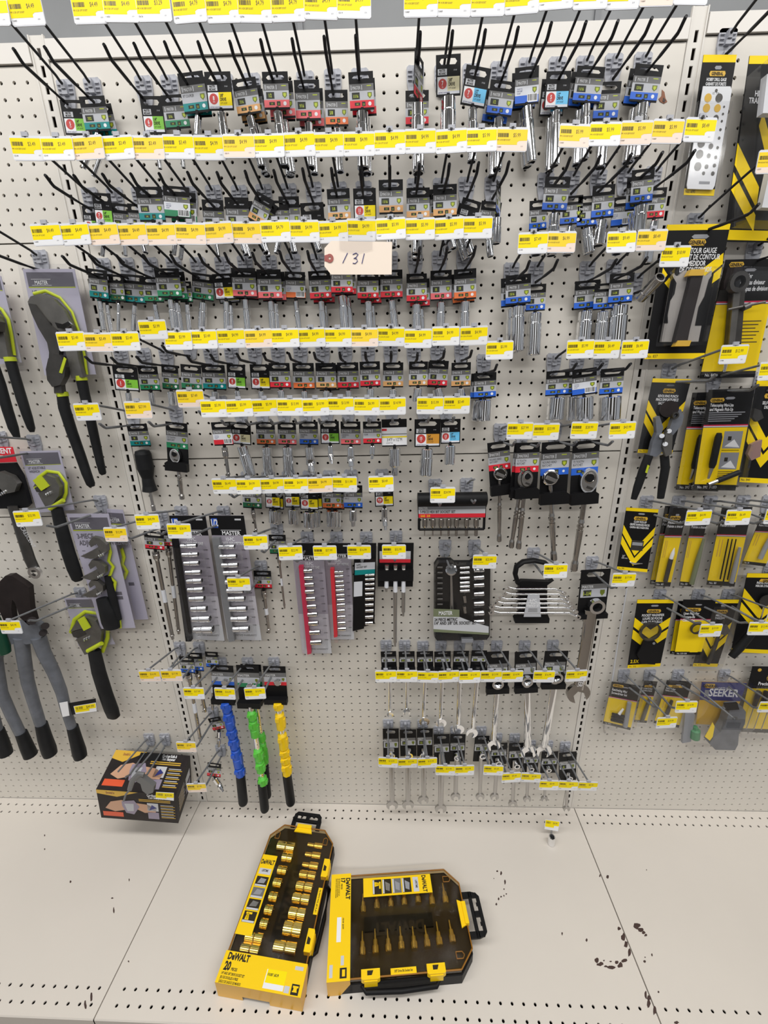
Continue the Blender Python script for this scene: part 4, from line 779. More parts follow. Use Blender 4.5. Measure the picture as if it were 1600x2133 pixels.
lb = t.part('paper_label'); cs = pxcard([(1100,1239),(1124,1239),(1127,1285),(1091,1285)], 2.2); cs.body(lb, 'grayl', .03); cs.text(lb, '6-PC.', .5, .3, .12, 'white', .8, 'c', .01, .03); cs.text(lb, 'COMBINATION', .5, .42, .1, 'white', .6, 'c', .01, .03); cs.text(lb, 'WRENCH SET', .5, .54, .1, 'white', .6, 'c', .01, .03)
for i in range(3): cs.rect(lb, .2, .62+.06*i, .8, .645+.06*i, 'grayh', .01)
t.done()
# flex ratchets with coloured clip strips
def clip_tool(label, tagq, col, ck, path, segs, grip, wp, d=1.5):
    c, v = wcard(*tagq, d); t = Thing('clip_strip_tool', c.p(.5, .08), label, 'ratchet', 'long handled tools with coloured clips'); m = t.part('hang_card')
    c.body(m, 'black', .035, (.25, .05, .8, .12)); c.rect(m, 0, .18, 1, .30, 'grayh'); c.rect(m, 0, .30, 1, .44, 'grayl'); c.rect(m, 0, .44, 1, .54, BAND[col]); c.text(m, 'MASTER', .3, .28, .06, 'white', .8); m.slab([c.p(-.02, 1), c.p(1.02, 1), c.p(1.02, .86), c.p(-.02, .86)], c.nrm()*.6, 'black'); c.poly(m, [(.8, .33), (.92, .33), (.92, .38), (.86, .42), (.8, .38)], 'shield', .014)
    hd = t.part('tool_head'); hc = at(path[0][0], path[0][1]-42, d+.3); lathe(hd, hc, hc+np.array([0, -.3, 0]), [(0, .42), (.22, .42), (.28, .34)], 'chrome', 14)
    rd = t.part('chrome_rod'); rd.tube(PP(path, d+.35), wr(*path[0], d, wp*.3), 'chrome', 10)
    P0, P1 = np.array(path[0], float), np.array(path[-1], float)
    for (f0, f1) in segs:
        a, b_ = P0+(P1-P0)*f0, P0+(P1-P0)*f1; A, B_ = at(*a, d+.4), at(*b_, d+.4); r = wr(*a, d, wp*.52); L = np.linalg.norm(B_-A)
        s = t.part('plastic_clip'); k = max(1, int(L/1.1)); pr = []
        for i in range(k): pr += [(L*i/k, r*.86), (L*i/k+.1, r), (L*(i+1)/k-.12, r), (L*(i+1)/k-.04, r*.84)]
        lathe(s, A, B_, pr, ck, 8); mid = (A+B_)/2; s.box(mid+np.array([r*.75, -.1, 0]), (r*.7, r*.8, L*.5), ck); s.box(A+(B_-A)*.2+np.array([-.3*r, -r*.8, 0]), (r*.8, r*.7, min(.5, L*.3)), ck)
    g = t.part('black_grip'); A, B_ = at(*grip[0], d+.35), at(*grip[1], d+.35); L = np.linalg.norm(B_-A); r = wr(*grip[0], d, wp*.48); lathe(g, A, B_, [(0, r*.8), (.1, r), (L-.3, r*1.05), (L-.08, r*.95), (L, r*.6)], 'grip', 14); t.done()
clip_tool('long tool with blue plastic clips and black grip, below the socket sets', (462,1386,468,1460,46), 'blue', 'bluep', [(470,1462),(500,1606)], [(.0,.13),(.15,.37),(.39,.50),(.52,.66),(.68,.93),(.94,1.06)], ((500,1606),(507,1674)), 19)
clip_tool('front long tool with green plastic clips and black grip', (515,1386,522,1468,46), 'green', 'greenp', [(522,1470),(547,1622)], [(.08,.18),(.2,.42),(.60,.74),(.77,.90),(.98,1.07)], ((545,1625),(552,1688)), 18, 1.9)
clip_tool('second green-clip tool hanging behind the front green one', (522,1384,528,1462,42), 'green', 'greenp', [(535,1464),(553,1592)], [(.5,.62),(.66,.98)], ((552,1594),(558,1660)), 15, .8)
clip_tool('long tool with yellow plastic clips and black grip', (571,1388,577,1460,46), 'red', 'yelp', [(579,1462),(598,1608)], [(.0,.10),(.17,.38),(.46,.66),(.67,.76),(.77,.86),(.87,1.03)], ((597,1608),(606,1674)), 19)
# loose socket on the tip of a hook, manila auction tag with tape
t = Thing('loose_socket', at(1352, 598, 4.0), 'large dark deep socket tilted on a hook tip beside contour gauge', 'socket'); m = t.part('socket_body'); socket_shape(m, at(1334, 622, 3.0), at(1376, 577, 4.9), wr(1350, 600, 4, 11), 'darkchrome'); t.done()
t = Thing('auction_tag', at(746, 500, 5.9), 'cream paper tag handwritten 131 taped over the third label row', 'tag'); m = t.part('paper'); q = [(690,502),(817,504),(816,572),(690,572),(676,555),(676,517)]
m.slab(PP(q, 5.9)[::-1], (0, -.02, 0), 'tag'); e = t.part('eyelet'); C0 = at(687, 538, 5.93); e.slab(PP([(676,532),(683,530),(684,546),(676,544)], 5.925)[::-1], (0, -.01, 0), 'tagred'); ring(e, C0+np.array([0, -.01, 0]), wr(687, 538, 5.9, 8), wr(687, 538, 5.9, 2.5), .02, 'tagred', 16)
h = t.part('handwriting')
for pa in ([(724,527),(714,548)], [(735,530),(742,527),(746,530),(742,536),(737,538),(743,539),(745,544),(740,549),(735,548)], [(759,528),(756,540),(754,549)]): h.tube(PP(pa, 5.935), wr(740, 540, 5.9, .8), 'navy', 5)
tp = t.part('clear_tape'); tp.slab(PP([(707,468),(776,466),(776,520),(740,528),(707,520)], 5.97)[::-1], (0, -.01, 0), 'clear'); t.done()
m = M(); m.slab([at(x, y, .012) for x, y in [(1379,187),(1384,192),(1386,205),(1390,212),(1383,216),(1375,212),(1372,206),(1378,200)]][::-1], (0, -.02, 0), 'rust'); m.slab([at(x, y, .03) for x, y in [(1382,203),(1387,209),(1384,214),(1380,211)]][::-1], (0, -.02, 0), 'brown'); o = m.build('torn_paint_patch', gond)
# ================================================================ LEFT BAY: PLIERS, ADJUSTABLE WRENCHES, CUTTERS
def lavcard(t, pts, d, title, clear=1.0, hv=.2):
    c = pxcard(pts, d); m = t.part('backing_card'); c.body(m, 'lav', .04); c.rect(m, .05, .03, .95, hv, 'lavd', .008); c.rect(m, .05, hv, .95, hv+.008, 'neon', .012)
    c.rect(m, .12, hv*.56, .5, hv*.58, 'white', .014); c.rect(m, .12, hv*.9, .5, hv*.92, 'white', .014); c.text(m, 'MASTER', .31, hv*.86, hv*.22, 'white', .75, bold=.02)
    for i, s_ in enumerate(title): c.text(m, s_, .1, hv+.07+.055*i, .04, 'lavd', .7, 'l', .012, .03)
    bl = t.part('blister'); q = [(-.06, -.04), (1.06, -.04), (1.08, .5), (1.06, 1.04), (-.06, 1.04), (-.08, .5)]
    bl.slab([c.p(u, v, -.03) for u, v in q[::-1]], c.nrm()*.12, 'clear'); return c
def plate_tool(m, pts, d, t_, k): P = PP(pts, d); m.slab(P[::-1] if area(pts) > 0 else P, (0, -t_, 0), k)
def px_tube(m, pts, d, wpx, k, n=12, flat=1.0):
    w_ = wpx if hasattr(wpx, '__len__') else [wpx]*len(pts); m.tube(PP(pts, d), [wr(p[0], p[1], d, a/2) for p, a in zip(pts, w_)], k, n, flat)
t = Thing('groove_joint_pliers', at(108, 575, 1.2), 'large groove joint pliers with black grips on lavender blister card, left bay', 'pliers')
c = lavcard(t, [(47,560),(155,560),(200,780),(93,782)], 1.1, ['16"', 'GROOVE', 'JOINT', 'PLIERS'], hv=.16)
m = t.part('neon_backing'); px_tube(m, [(70,612),(95,606),(125,620),(150,650),(166,695),(176,740),(181,780)], 1.3, [7,7,6,6,6,6,6], 'neon', 8, .5); px_tube(m, [(118,716),(107,745),(104,768)], 1.3, 6, 'neon', 8, .5)
m = t.part('upper_jaw'); plate_tool(m, [(68,632),(74,620),(95,614),(120,625),(142,648),(158,680),(166,715),(172,750),(181,786),(158,788),(148,742),(136,702),(120,684),(118,676)], 1.4, .5, 'tool')
m = t.part('lower_jaw'); plate_tool(m, [(69,634),(82,636),(116,680),(128,690),(134,715),(132,745),(126,770),(110,765),(112,735),(108,715),(90,685),(76,655)], 1.6, .5, 'tooldk')
m.slab(PP([(118,672),(134,676),(146,670),(152,676),(138,686),(124,684)], 2.0)[::-1], (0, -.2, 0), 'chrome')
m = t.part('pivot'); plate_tool(m, [(107,770),(112,748),(124,736),(138,742),(147,765),(145,785),(136,802),(120,806),(110,792)], 1.8, .6, 'tooldk'); plate_tool(m, [(124,776),(134,744),(139,748),(130,778)], 2.4, .05, 'neon'); plate_tool(m, [(121,800),(136,800),(138,818),(122,818)], 1.7, .5, 'tooldk')
m = t.part('grip'); px_tube(m, [(130,824),(134,850),(150,900),(168,950),(180,985),(189,1008),(192,1014)], 1.7, [20,21,20,19,18,16,10], 'grip'); m2 = t.part('grip'); px_tube(m2, [(170,792),(176,820),(188,870),(200,925),(209,965),(214,985),(216,989)], 1.5, [20,19,18,17,15,13,8], 'grip')
m3 = t.part('grip_collar'); px_tube(m3, [(129,817),(132,826)], 1.7, 21, 'neon'); m3 = t.part('grip_collar'); px_tube(m3, [(168,783),(171,793)], 1.5, 21, 'neon'); t.done()
t = Thing('groove_joint_pliers', at(0, 575, 1.2), 'pliers with black grips cut off by the left picture edge', 'pliers')
lavcard(t, [(-75,560),(2,575),(45,755),(-20,760)], 1.1, [], hv=.16); m = t.part('neon_backing'); px_tube(m, [(-20,630),(4,645),(17,665),(24,700),(30,740)], 1.3, [7,7,8,8,8], 'neon', 8, .5)
m = t.part('upper_jaw'); plate_tool(m, [(-60,640),(-10,640),(8,660),(20,700),(28,745),(12,748),(2,715),(-20,690)], 1.4, .5, 'tool'); m = t.part('pivot'); plate_tool(m, [(-14,668),(0,662),(12,672),(10,692),(-6,700),(-16,690)], 1.8, .5, 'tooldk')
m = t.part('grip'); px_tube(m, [(22,752),(30,780),(45,830),(58,870),(65,892),(67,900)], 1.6, [20,19,19,17,14,8], 'grip'); m = t.part('grip'); px_tube(m, [(-14,760),(0,800),(16,855),(28,892),(36,912)], 1.5, [20,20,19,18,11], 'grip'); m3 = t.part('grip_collar'); px_tube(m3, [(20,744),(23,753)], 1.6, 21, 'neon'); t.done()
# black adjustable wrench on red header card
t = Thing('adjustable_wrench', at(15, 935, 1.5), 'dark adjustable wrench in black holder with red header card, left edge', 'wrench'); m = t.part('header_card'); c = pxcard([(-34,930),(26,931),(35,962),(-28,965)], 1.6); c.body(m, 'red', .04)
c.text(m, 'CRESCENT', .93, .42, .34, 'white', .8, 'r', .012, .03); c.rect(m, .05, .55, .6, .6, 'pinkw', .01)
m = t.part('holder'); plate_tool(m, [(-30,965),(36,963),(52,990),(68,1048),(60,1056),(-30,1058)], 1.3, .4, 'black'); m = t.part('wrench_head'); plate_tool(m, [(-20,992),(10,980),(34,990),(46,1005),(40,1022),(20,1026),(8,1012),(-20,1030)], 1.75, .5, 'tool')
for i in range(4): lathe(m, at(2+4*i, 1030-2*i, 2.2), at(5+4*i, 1029-2*i, 2.2), [(0, .1), (.05, .22), (.1, .1)], 'chrome', 8)
m = t.part('wrench_handle'); px_tube(m, [(26,1054),(44,1110),(62,1165),(74,1190)], 1.9, [22,24,25,24], 'tooldk', 12, .4); ring(m, at(76, 1191, 2.05), wr(76, 1191, 2, 13), wr(76, 1191, 2, 7), .3, 'chrome'); m.text('CRESCENT', at(42, 1098, 2.3)+np.array([0, -.05, 0]), .42, 'lgray', .8, 'l', 0, (.28, 0, -.96), (.96, 0, .28)); t.done()
def adj_head(t, cx, cy, s_, d, neon=True):
    m = t.part('wrench_head'); f = lambda L: [(cx+a*s_, cy+b*s_) for a, b in L]
    if not neon:
        plate_tool(m, f([(-18,-18),(-10,-30),(6,-27),(22,-13),(23,2),(10,11),(4,18),(-10,18),(-14,2),(4,-8),(0,-16),(-13,-7)]), d, .45, 'tool'); m2 = t.part('lower_jaw'); plate_tool(m2, f([(-38,14),(-14,2),(2,0),(8,10),(-6,19),(-16,20)]), d+.2, .35, 'tool')
        for i in range(3): lathe(m2, at(cx+(-2+4*i)*s_, cy+(17-2*i)*s_, d+.55), at(cx+(1+4*i)*s_, cy+(16-2*i)*s_, d+.55), [(0, .06), (.05, .15), (.1, .06)], 'chrome', 8)
        return
    plate_tool(m, f([(-24,2),(-14,-14),(2,-22),(18,-16),(28,2),(26,20),(14,36),(0,40),(-8,26),(-14,14),(4,6),(-2,-4)]), d, .5, 'tool'); plate_tool(m, f([(-24,4),(-4,-2),(6,6),(-12,14),(-20,12)]), d+.12, .34, 'tooldk')
    for i in range(3): lathe(m, at(cx+(-6+4*i)*s_, cy+(20-2*i)*s_, d+.55), at(cx+(-3+4*i)*s_, cy+(19-2*i)*s_, d+.55), [(0, .08), (.05, .18), (.1, .08)], 'chrome', 8)
    if neon: n = t.part('neon_backing'); px_tube(n, f([(-28,8),(-22,-14),(-4,-27),(18,-24),(33,-4),(33,16),(24,40)]), d-.1, 7*s_, 'neon', 8, .5)
t = Thing('adjustable_wrench', at(75, 945, 1.4), 'ten inch adjustable wrench with black grip on lavender card, below large pliers', 'wrench'); lavcard(t, [(40,940),(124,938),(155,1062),(78,1068)], 1.2, ['10" ADJUSTABLE', 'WRENCH'], hv=.22)
adj_head(t, 103, 1010, 1.05, 1.5); n = t.part('jaw_cap'); plate_tool(n, [(70,1000),(86,990),(104,1012),(88,1022)], 2.0, .12, 'neon'); m = t.part('grip_collar'); px_tube(m, [(104,1060),(132,1042)], 2.1, 9, 'neon', 8); m = t.part('grip'); px_tube(m, [(118,1058),(128,1100),(142,1150),(154,1185),(162,1206),(164,1210)], 1.8, [24,27,28,28,24,16], 'grip', 14, .6); t.done()
t = Thing('adjustable_wrench_set', at(183, 1078, 1.8), 'front blister card of three nested adjustable wrenches with one large black grip', 'wrench set'); c = lavcard(t, [(138,1070),(226,1070),(282,1308),(210,1310)], 1.7, ['3-PIECE', 'ADJUSTABLE WRENCH'], hv=.13)
for i in range(3): c.rect(t.order[0][1], .12, .3+.03*i, .2, .305+.03*i, 'lavd', .012)
c.rect(t.order[0][1], .62, .66, .86, .69, 'lavd', .012); c.rect(t.order[0][1], .62, .70, .86, .73, 'lavd', .012)
for (x, y, s_) in ((208,1143,.92), (206,1188,.85), (204,1226,.75)): adj_head(t, x, y, s_, 2.0, False)
n = t.part('neon_backing'); px_tube(n, [(222,1120),(230,1150),(226,1168),(236,1180),(228,1200),(240,1212),(236,1240),(248,1280),(250,1308)], 1.9, 7, 'neon', 8, .5); m = t.part('grip'); px_tube(m, [(212,1246),(222,1270),(230,1295),(234,1308)], 2.2, [24,32,36,32], 'grip', 14, .6); m = t.part('grip'); px_tube(m, [(224,1200),(236,1250),(244,1290)], 2.0, [14,18,20], 'grip', 10, .6); t.done()
t = Thing('adjustable_wrench_set', at(242, 1070, .9), 'second blister card of adjustable wrenches half hidden behind the front set', 'wrench set'); c = lavcard(t, [(222,1060),(256,1062),(309,1290),(262,1292)], .75, [], hv=.12); n = t.part('neon_backing'); px_tube(n, [(252,1140),(258,1160),(254,1175),(264,1190),(258,1205)], .95, 8, 'neon', 8, .5); m = t.part('wrench_head'); plate_tool(m, [(244,1128),(262,1122),(268,1132),(254,1142)], .95, .3, 'tool'); c.rect(t.order[0][1], .45, .64, .72, .67, 'lavd', .012); t.done()
t = Thing('adjustable_wrench', at(168, 1252, 1.4), 'lowest adjustable wrench with long black grip, hanging right of the bolt cutters', 'wrench'); lavcard(t, [(133,1246),(192,1245),(240,1342),(164,1346)], 1.0, [], hv=.2)
adj_head(t, 183, 1308, 1.25, 1.4); n = t.part('jaw_cap'); plate_tool(n, [(163,1290),(176,1283),(190,1306),(176,1313)], 2.0, .12, 'neon'); m = t.part('grip_collar'); px_tube(m, [(183,1356),(212,1340)], 1.9, 9, 'neon', 8); m = t.part('grip'); px_tube(m, [(196,1354),(206,1400),(220,1445),(232,1478),(237,1492),(238,1496)], 1.7, [26,29,29,29,26,14], 'grip', 14, .6); t.done()
# bolt cutters
t = Thing('bolt_cutter', at(35, 1235, 2), 'large bolt cutter with black jaws, grey handles and a price flag', 'bolt cutter'); m = t.part('jaws'); plate_tool(m, [(1,1230),(4,1212),(22,1194),(34,1193),(60,1210),(70,1218),(72,1240),(74,1262),(82,1290),(70,1296),(52,1280),(42,1250),(36,1243),(34,1262),(38,1288),(20,1290),(8,1262)], 1.6, .6, 'card')
m = t.part('pivot'); plate_tool(m, [(28,1298),(50,1288),(76,1284),(92,1296),(98,1312),(94,1330),(66,1334),(54,1330),(36,1334),(28,1316)], 1.5, .7, 'handle'); m.tube([at(66,1293,2.1), at(66,1293,2.6)], .42, 'card', 10, 1, (0, 0, 1)); m.tube([at(94,1304,2.1), at(94,1304,2.5)], .36, 'card', 10, 1, (0, 0, 1)); m.tube([at(90,1318,2.1), at(90,1318,2.5)], .36, 'card', 10, 1, (0, 0, 1))
m = t.part('handle'); px_tube(m, [(44,1326),(50,1370),(58,1420),(70,1462),(82,1500),(86,1512)], 1.8, [26,24,22,20,19,18], 'handle', 14); m = t.part('handle'); px_tube(m, [(80,1326),(92,1360),(112,1400),(128,1440),(138,1480),(150,1516)], 1.8, [26,24,22,20,18,17], 'handle', 14)
m = t.part('rubber_grip'); px_tube(m, [(86,1508),(93,1535),(102,1562),(105,1571)], 1.8, [21,24,26,24], 'grip', 14); m = t.part('rubber_grip'); px_tube(m, [(151,1514),(158,1540),(165,1566),(168,1576)], 1.8, [20,22,25,23], 'grip', 14)
m = t.part('price_flag'); P = PP([(124,1464),(141,1461),(145,1490),(131,1493)], 2.4); m.slab(P[::-1], (0, -.04, 0), 'white'); cs = pxcard([(143,1465),(199,1455),(202,1482),(150,1489)], 2.3); cs.body(m, 'black', .03); cs.rect(m, .15, .3, 1, .98, 'white', .012); cs.rect(m, .17, .34, .98, .7, 'yel', .02); cs.rect(m, .17, .68, .72, .85, 'yel', .02); cs.barcode(m, .22, .42, .5, .62, 'inkb', 9, .026); cs.text(m, '$49.99', .62, .62, .2, 'brown', .7, 'l', .026); t.done()
t = Thing('bolt_cutter', at(-12, 1330, 1.5), 'grey handled bolt cutter half cut off by the left picture edge', 'bolt cutter'); m = t.part('handle'); px_tube(m, [(-12,1340),(-4,1400),(4,1445),(24,1490),(44,1530)], 1.5, [22,21,20,19,18], 'handle', 14); m = t.part('rubber_grip'); px_tube(m, [(44,1526),(56,1555),(64,1573)], 1.5, [20,23,24], 'grip', 14); m = t.part('handle'); px_tube(m, [(-40,1340),(-30,1420),(-14,1490),(-4,1524)], 1.5, [22,21,19,18], 'handle', 14); m = t.part('rubber_grip'); px_tube(m, [(-4,1520),(6,1550),(12,1570)], 1.5, [20,23,24], 'grip', 14); t.done()
t = Thing('green_handle_tool', at(-8, 1250, 2), 'dark green tool handle at the left edge beside the bolt cutter', 'tool'); COL['dkgreen'] = (10, 70, 50); m = t.part('handle'); px_tube(m, [(-16,1290),(-4,1320),(6,1348),(11,1360)], 2.4, [26,26,26,20], 'dkgreen', 14); m = t.part('head'); plate_tool(m, [(-40,1240),(-8,1240),(-10,1292),(-36,1296)], 1.8, .6, 'tooldk'); t.done()
# ================================================================ RIGHT BAY: YELLOW AND BLACK CARDED MEASURING TOOLS
def logo(c, m, u, v, w_, h_, off=.014):
    q = [(u-w_/2, v), (u-w_/2+.03, v-h_/2), (u+w_/2-.03, v-h_/2), (u+w_/2, v), (u+w_/2-.03, v+h_/2), (u-w_/2+.03, v+h_/2)]
    c.poly(m, q, 'gyel2', off); c.text(m, 'GENERAL', u, v+h_*.32, h_*.62, 'ink', .78, 'c', off+.006, .04)
def gcard(t, pts, d, style, lines, lu=.5, lv=.2, lw=.42, lh=.05, tv=.3, th=.032, foot='No. 820', clear=True, cdep=.5, chev=(.42, .62), al='c', tu=.5):
    c = pxcard(pts, d); m = t.part('backing_card'); c.body(m, 'black', .04, None)
    if style in ('chev', 'strip'): c.rect(m, 0, 0, 1, .05, 'gyel', .006); c.rect(m, 0, .95, 1, 1, 'gyel', .006); c.text(m, foot, .04, .985, .025, 'ink', .8, 'l')
    if style == 'chev':
        a, b = chev; g = .10
        for o_ in (0, .17):
            c.poly(m, [(0, a-.08+o_), (.5, b-.06+o_), (1, a-.08+o_), (1, a+.05+o_), (.5, b+.07+o_), (0, a+.05+o_)], 'gyel', .008)
    if style == 'half':
        c.rect(m, 0, .36, 1, .94, 'gyel', .006); c.rect(m, 0, .335, 1, .348, 'crim', .009); c.rect(m, 0, .348, 1, .356, 'white', .009); c.rect(m, 0, .356, 1, .362, 'navy', .009); c.text(m, foot, .08, .985, .028, 'white', .8, 'l')
    for (u, v, w_) in ((.5, .085, .22),): c.poly(m, [(u-w_/2, v), (u-w_/3, v-.012), (u+w_/3, v-.012), (u+w_/2, v), (u+w_/3, v+.012), (u-w_/3, v+.012)], 'graym', .01)
    logo(c, m, lu, lv, lw, lh)
    for i, s_ in enumerate(lines): c.text(m, s_, tu, tv+th*1.35*i, th, 'white', .62, al, .014, .02)
    if clear:
        bl = t.part('blister'); bl.slab([c.p(u, v, .02) for u, v in [(-.03, .33), (1.03, .33), (1.03, 1.03), (-.03, 1.03)][::-1]], c.nrm()*cdep, 'clear')
    return c, m
RG = None
t = Thing('drill_gauge', at(1500, 128, 1.4), 'carded perforated metal drill gauge, topmost in the right bay', 'gauge'); c, m = gcard(t, [(1466,114),(1535,114),(1487,408),(1424,406)], 1.3, 'strip', ['HOBBY DRILL GAGE', 'GABARIT DE FORETS'], lv=.125, lw=.5, lh=.035, tv=.175, th=.022, foot='No. 690', cdep=.3)
p = t.part('metal_plate'); p.slab([c.p(u, v, .1) for u, v in [(.08,.22),(.92,.22),(.98,.25),(.93,.93),(.88,.96),(.06,.96),(.02,.93)][::-1]], c.nrm()*.06, 'screen')
for i, (u, v, r) in enumerate([(.28,.30,.26),(.62,.30,.26),(.28,.37,.26),(.62,.37,.24),(.28,.45,.25),(.62,.44,.2),(.28,.62,.28),(.6,.64,.18),(.28,.70,.28),(.58,.71,.16),(.28,.79,.28),(.56,.79,.15),(.82,.36,.07),(.82,.41,.08),(.82,.46,.08),(.82,.52,.09),(.82,.58,.1),(.82,.65,.11),(.81,.72,.12),(.81,.78,.13),(.8,.84,.14),(.5,.25,.1),(.5,.84,.12)]): c.disc(p, u, v, r, 'tooldk' if (i > 3 or i == 1) else 'gyel2', .17, 14)
c.text(p, '1/2   7/16', .5, .275, .016, 'ink', .7, 'c', .17); c.rect(p, .4, .90, .75, .92, 'graym', .168); t.done()
t = Thing('trammel_card', at(1600, 125, 1.2), 'tall black card with yellow stripes and shiny blister, upper right corner', 'gauge'); c = pxcard([(1562,116),(1670,116),(1625,506),(1508,503)], 1.2); m = t.part('backing_card'); c.body(m, 'black', .05); c.rect(m, 0, 0, 1, .04, 'gyel', .01); c.rect(m, 0, .93, 1, .99, 'gyel', .01)
c.poly(m, [(0,.44),(0,.56),(.5,.80),(.5,.68)], 'gyel', .012); c.poly(m, [(0,.60),(0,.70),(.5,.94),(.5,.84)], 'gyel', .012); c.poly(m, [(.35,.35),(.6,.55),(.6,.42),(.4,.28)], 'gyel', .012); c.text(m, 'TRAMMEL', .1, .235, .03, 'white', .7, 'l', .014, .02); c.text(m, 'HEADS', .2, .2, .03, 'white', .7, 'l', .014, .02)
p = t.part('metal_bar'); p.slab(PP([(1585,165),(1640,165),(1640,245),(1576,245)], 2.2)[::-1], (0, -.5, 0), 'screen'); p = t.part('metal_bar'); p.slab(PP([(1592,360),(1630,360),(1625,440),(1575,438)], 2.0)[::-1], (0, -.5, 0), 'screen')
bl = t.part('blister'); bl.slab(PP([(1556,160),(1660,160),(1640,480),(1522,476),(1536,330)], 1.3)[::-1], (0, -1.7, 0), 'clear'); t.done()
t = Thing('contour_gauge', at(1446, 495, 1.6), 'carded steel contour gauge with dark center bar beside right upright', 'gauge'); c = pxcard([(1390,468),(1522,466),(1466,747),(1342,748)], 1.5); m = t.part('backing_card'); c.body(m, 'black', .05); c.rect(m, 0, 0, 1, .04, 'gyel', .01); c.rect(m, 0, .955, 1, 1, 'gyel', .01); c.text(m, 'No. 837', .04, .99, .025, 'ink', .8, 'l')
c.poly(m, [(.98,.20),(1,.28),(.62,.44),(.62,.34)], 'gyel', .01); c.poly(m, [(1,.30),(1,.38),(.75,.47),(.72,.42)], 'gyel', .01); c.poly(m, [(.05,.30),(.3,.44),(.3,.5),(.05,.38)], 'gyel', .01); c.poly(m, [(.42,.085),(.46,.07),(.66,.07),(.7,.085),(.66,.1),(.46,.1)], 'graym', .012); logo(c, m, .53, .125, .28, .045)
for i, s_ in enumerate(('CONTOUR GAUGE', 'GABARIT DE CONTOUR', 'MEDIDOR', 'DE CONTORNOS')): c.text(m, s_, .58, .20+.045*i, .038, 'white', .62, 'c', .014, .02)
p = t.part('steel_comb'); COL['comb'] = (172, 168, 164)
for k in range(34):
    u0 = .20+.018*k; f_ = lambda u: .36 if u < .78 else .36
    if .42 < u0 < .62: continue
    top_ = .35+.02*math.sin(k*.5); bot = .865; 
    p.slab([c.p(u0, bot, .06), c.p(u0+.0165, bot, .06), c.p(u0+.0165, top_, .06), c.p(u0, top_, .06)], c.nrm()*.25, 'comb')
for q in ([(.17,.36),(.27,.42),(.27,.50),(.22,.55),(.22,.66),(.25,.72),(.17,.72)], [(.84,.34),(.78,.40),(.76,.52),(.70,.60),(.70,.74),(.84,.74)]): c.poly(m, q, 'black', .34)
p = t.part('center_bar'); p.slab([c.p(u, v, .35) for u, v in [(.36,.87),(.56,.87),(.62,.36),(.44,.36)]], c.nrm()*.4, 'card'); 
for v0 in (.335, .86): e = t.part('brass_cap', None); e.slab([c.p(u, v, .4) for u, v in [(.36,v0+.045),(.60,v0+.045),(.62,v0),(.40,v0)]], c.nrm()*.45, 'gyel2')
bl = t.part('blister'); bl.slab([c.p(u, v, .05) for u, v in [(.15,.32),(.86,.32),(.86,.90),(.15,.90)][::-1]], c.nrm()*.95, 'clear'); t.done()
t = Thing('divider_card', at(1570, 560, 1.2), 'carded steel divider with ring and thumbscrew on yellow and black card', 'gauge'); c, m = gcard(t, [(1512,541),(1625,538),(1572,786),(1458,788)], .8, 'half', ['Divider', 'Compas diviseur', 'Compas de division'], lu=.22, lv=.04, lw=.28, lh=.04, tv=.15, th=.038, foot='No. 842', al='l', tu=.36, clear=False)
for i in range(7): c.rect(m, .55, .5+.03*i, .9-.04*(i % 3), .508+.03*i, 'brown', .012)
p = t.part('divider_leg'); p.slab(PP([(1518,600),(1542,604),(1532,745),(1506,745)], 1.0)[::-1], (0, -.5, 0), 'tooldk'); p.slab(PP([(1527,600),(1541,602),(1528,720),(1516,720)], 1.5)[::-1], (0, -.12, 0), 'tool'); ring(p, at(1531, 590, 1.3), wr(1531, 590, 1.3, 20), wr(1531, 590, 1.3, 12), .5, 'tooldk'); plate_tool(p, [(1508,560),(1538,558),(1540,580),(1500,605),(1500,590)], 1.0, .4, 'card')
p = t.part('thumbscrew'); px_tube(p, [(1516,645),(1594,629)], 1.7, 5, 'tool', 8); px_tube(p, [(1548,642),(1562,636)], 1.7, 12, 'tool', 10); p = t.part('divider_point'); px_tube(p, [(1514,745),(1508,775)], 1.4, [10,6], 'chrome', 8); bl = t.part('blister'); bl.slab([c.p(u, v, .05) for u, v in [(.0,.08),(.95,.1),(.95,.97),(.0,.97)][::-1]], c.nrm()*1.1, 'clear'); t.done()
t = Thing('punch_pliers', at(1395, 800, 1.4), 'grey revolving punch pliers with black grips on chevron card', 'pliers'); c, m = gcard(t, [(1360,788),(1440,790),(1400,945),(1328,943)], 1.2, 'chev', ['REVOLVING PUNCH', 'PINCE EMPORTE-PIECE', 'SACABOCADOS'], lv=.155, lw=.34, lh=.055, tv=.24, th=.035, foot='No. 73', clear=False, chev=(.36, .66))
p = t.part('punch_wheel'); lathe(p, at(1394, 852, 1.5), at(1394, 852, 1.9), [(0, wr(1394, 852, 1.7, 17)), (.4, wr(1394, 852, 1.7, 17))], 'card', 16); p = t.part('plier_arm'); plate_tool(p, [(1360,870),(1368,866),(1376,890),(1368,915),(1386,900),(1396,870),(1398,858),(1412,852),(1418,866),(1414,884),(1396,905),(1384,930),(1362,950),(1348,948),(1354,920),(1362,900)], 1.7, .4, 'handle')
p2 = t.part('plier_arm'); plate_tool(p2, [(1384,895),(1396,905),(1394,945),(1382,950),(1376,930)], 2.05, .35, 'tool')
for x, y in ((1379,908),(1394,898),(1386,925)): q = t.part('rivet'); q.tube([at(x, y, 2.1), at(x, y, 2.45)], .2, 'chrome', 10, 1, (0, 0, 1))
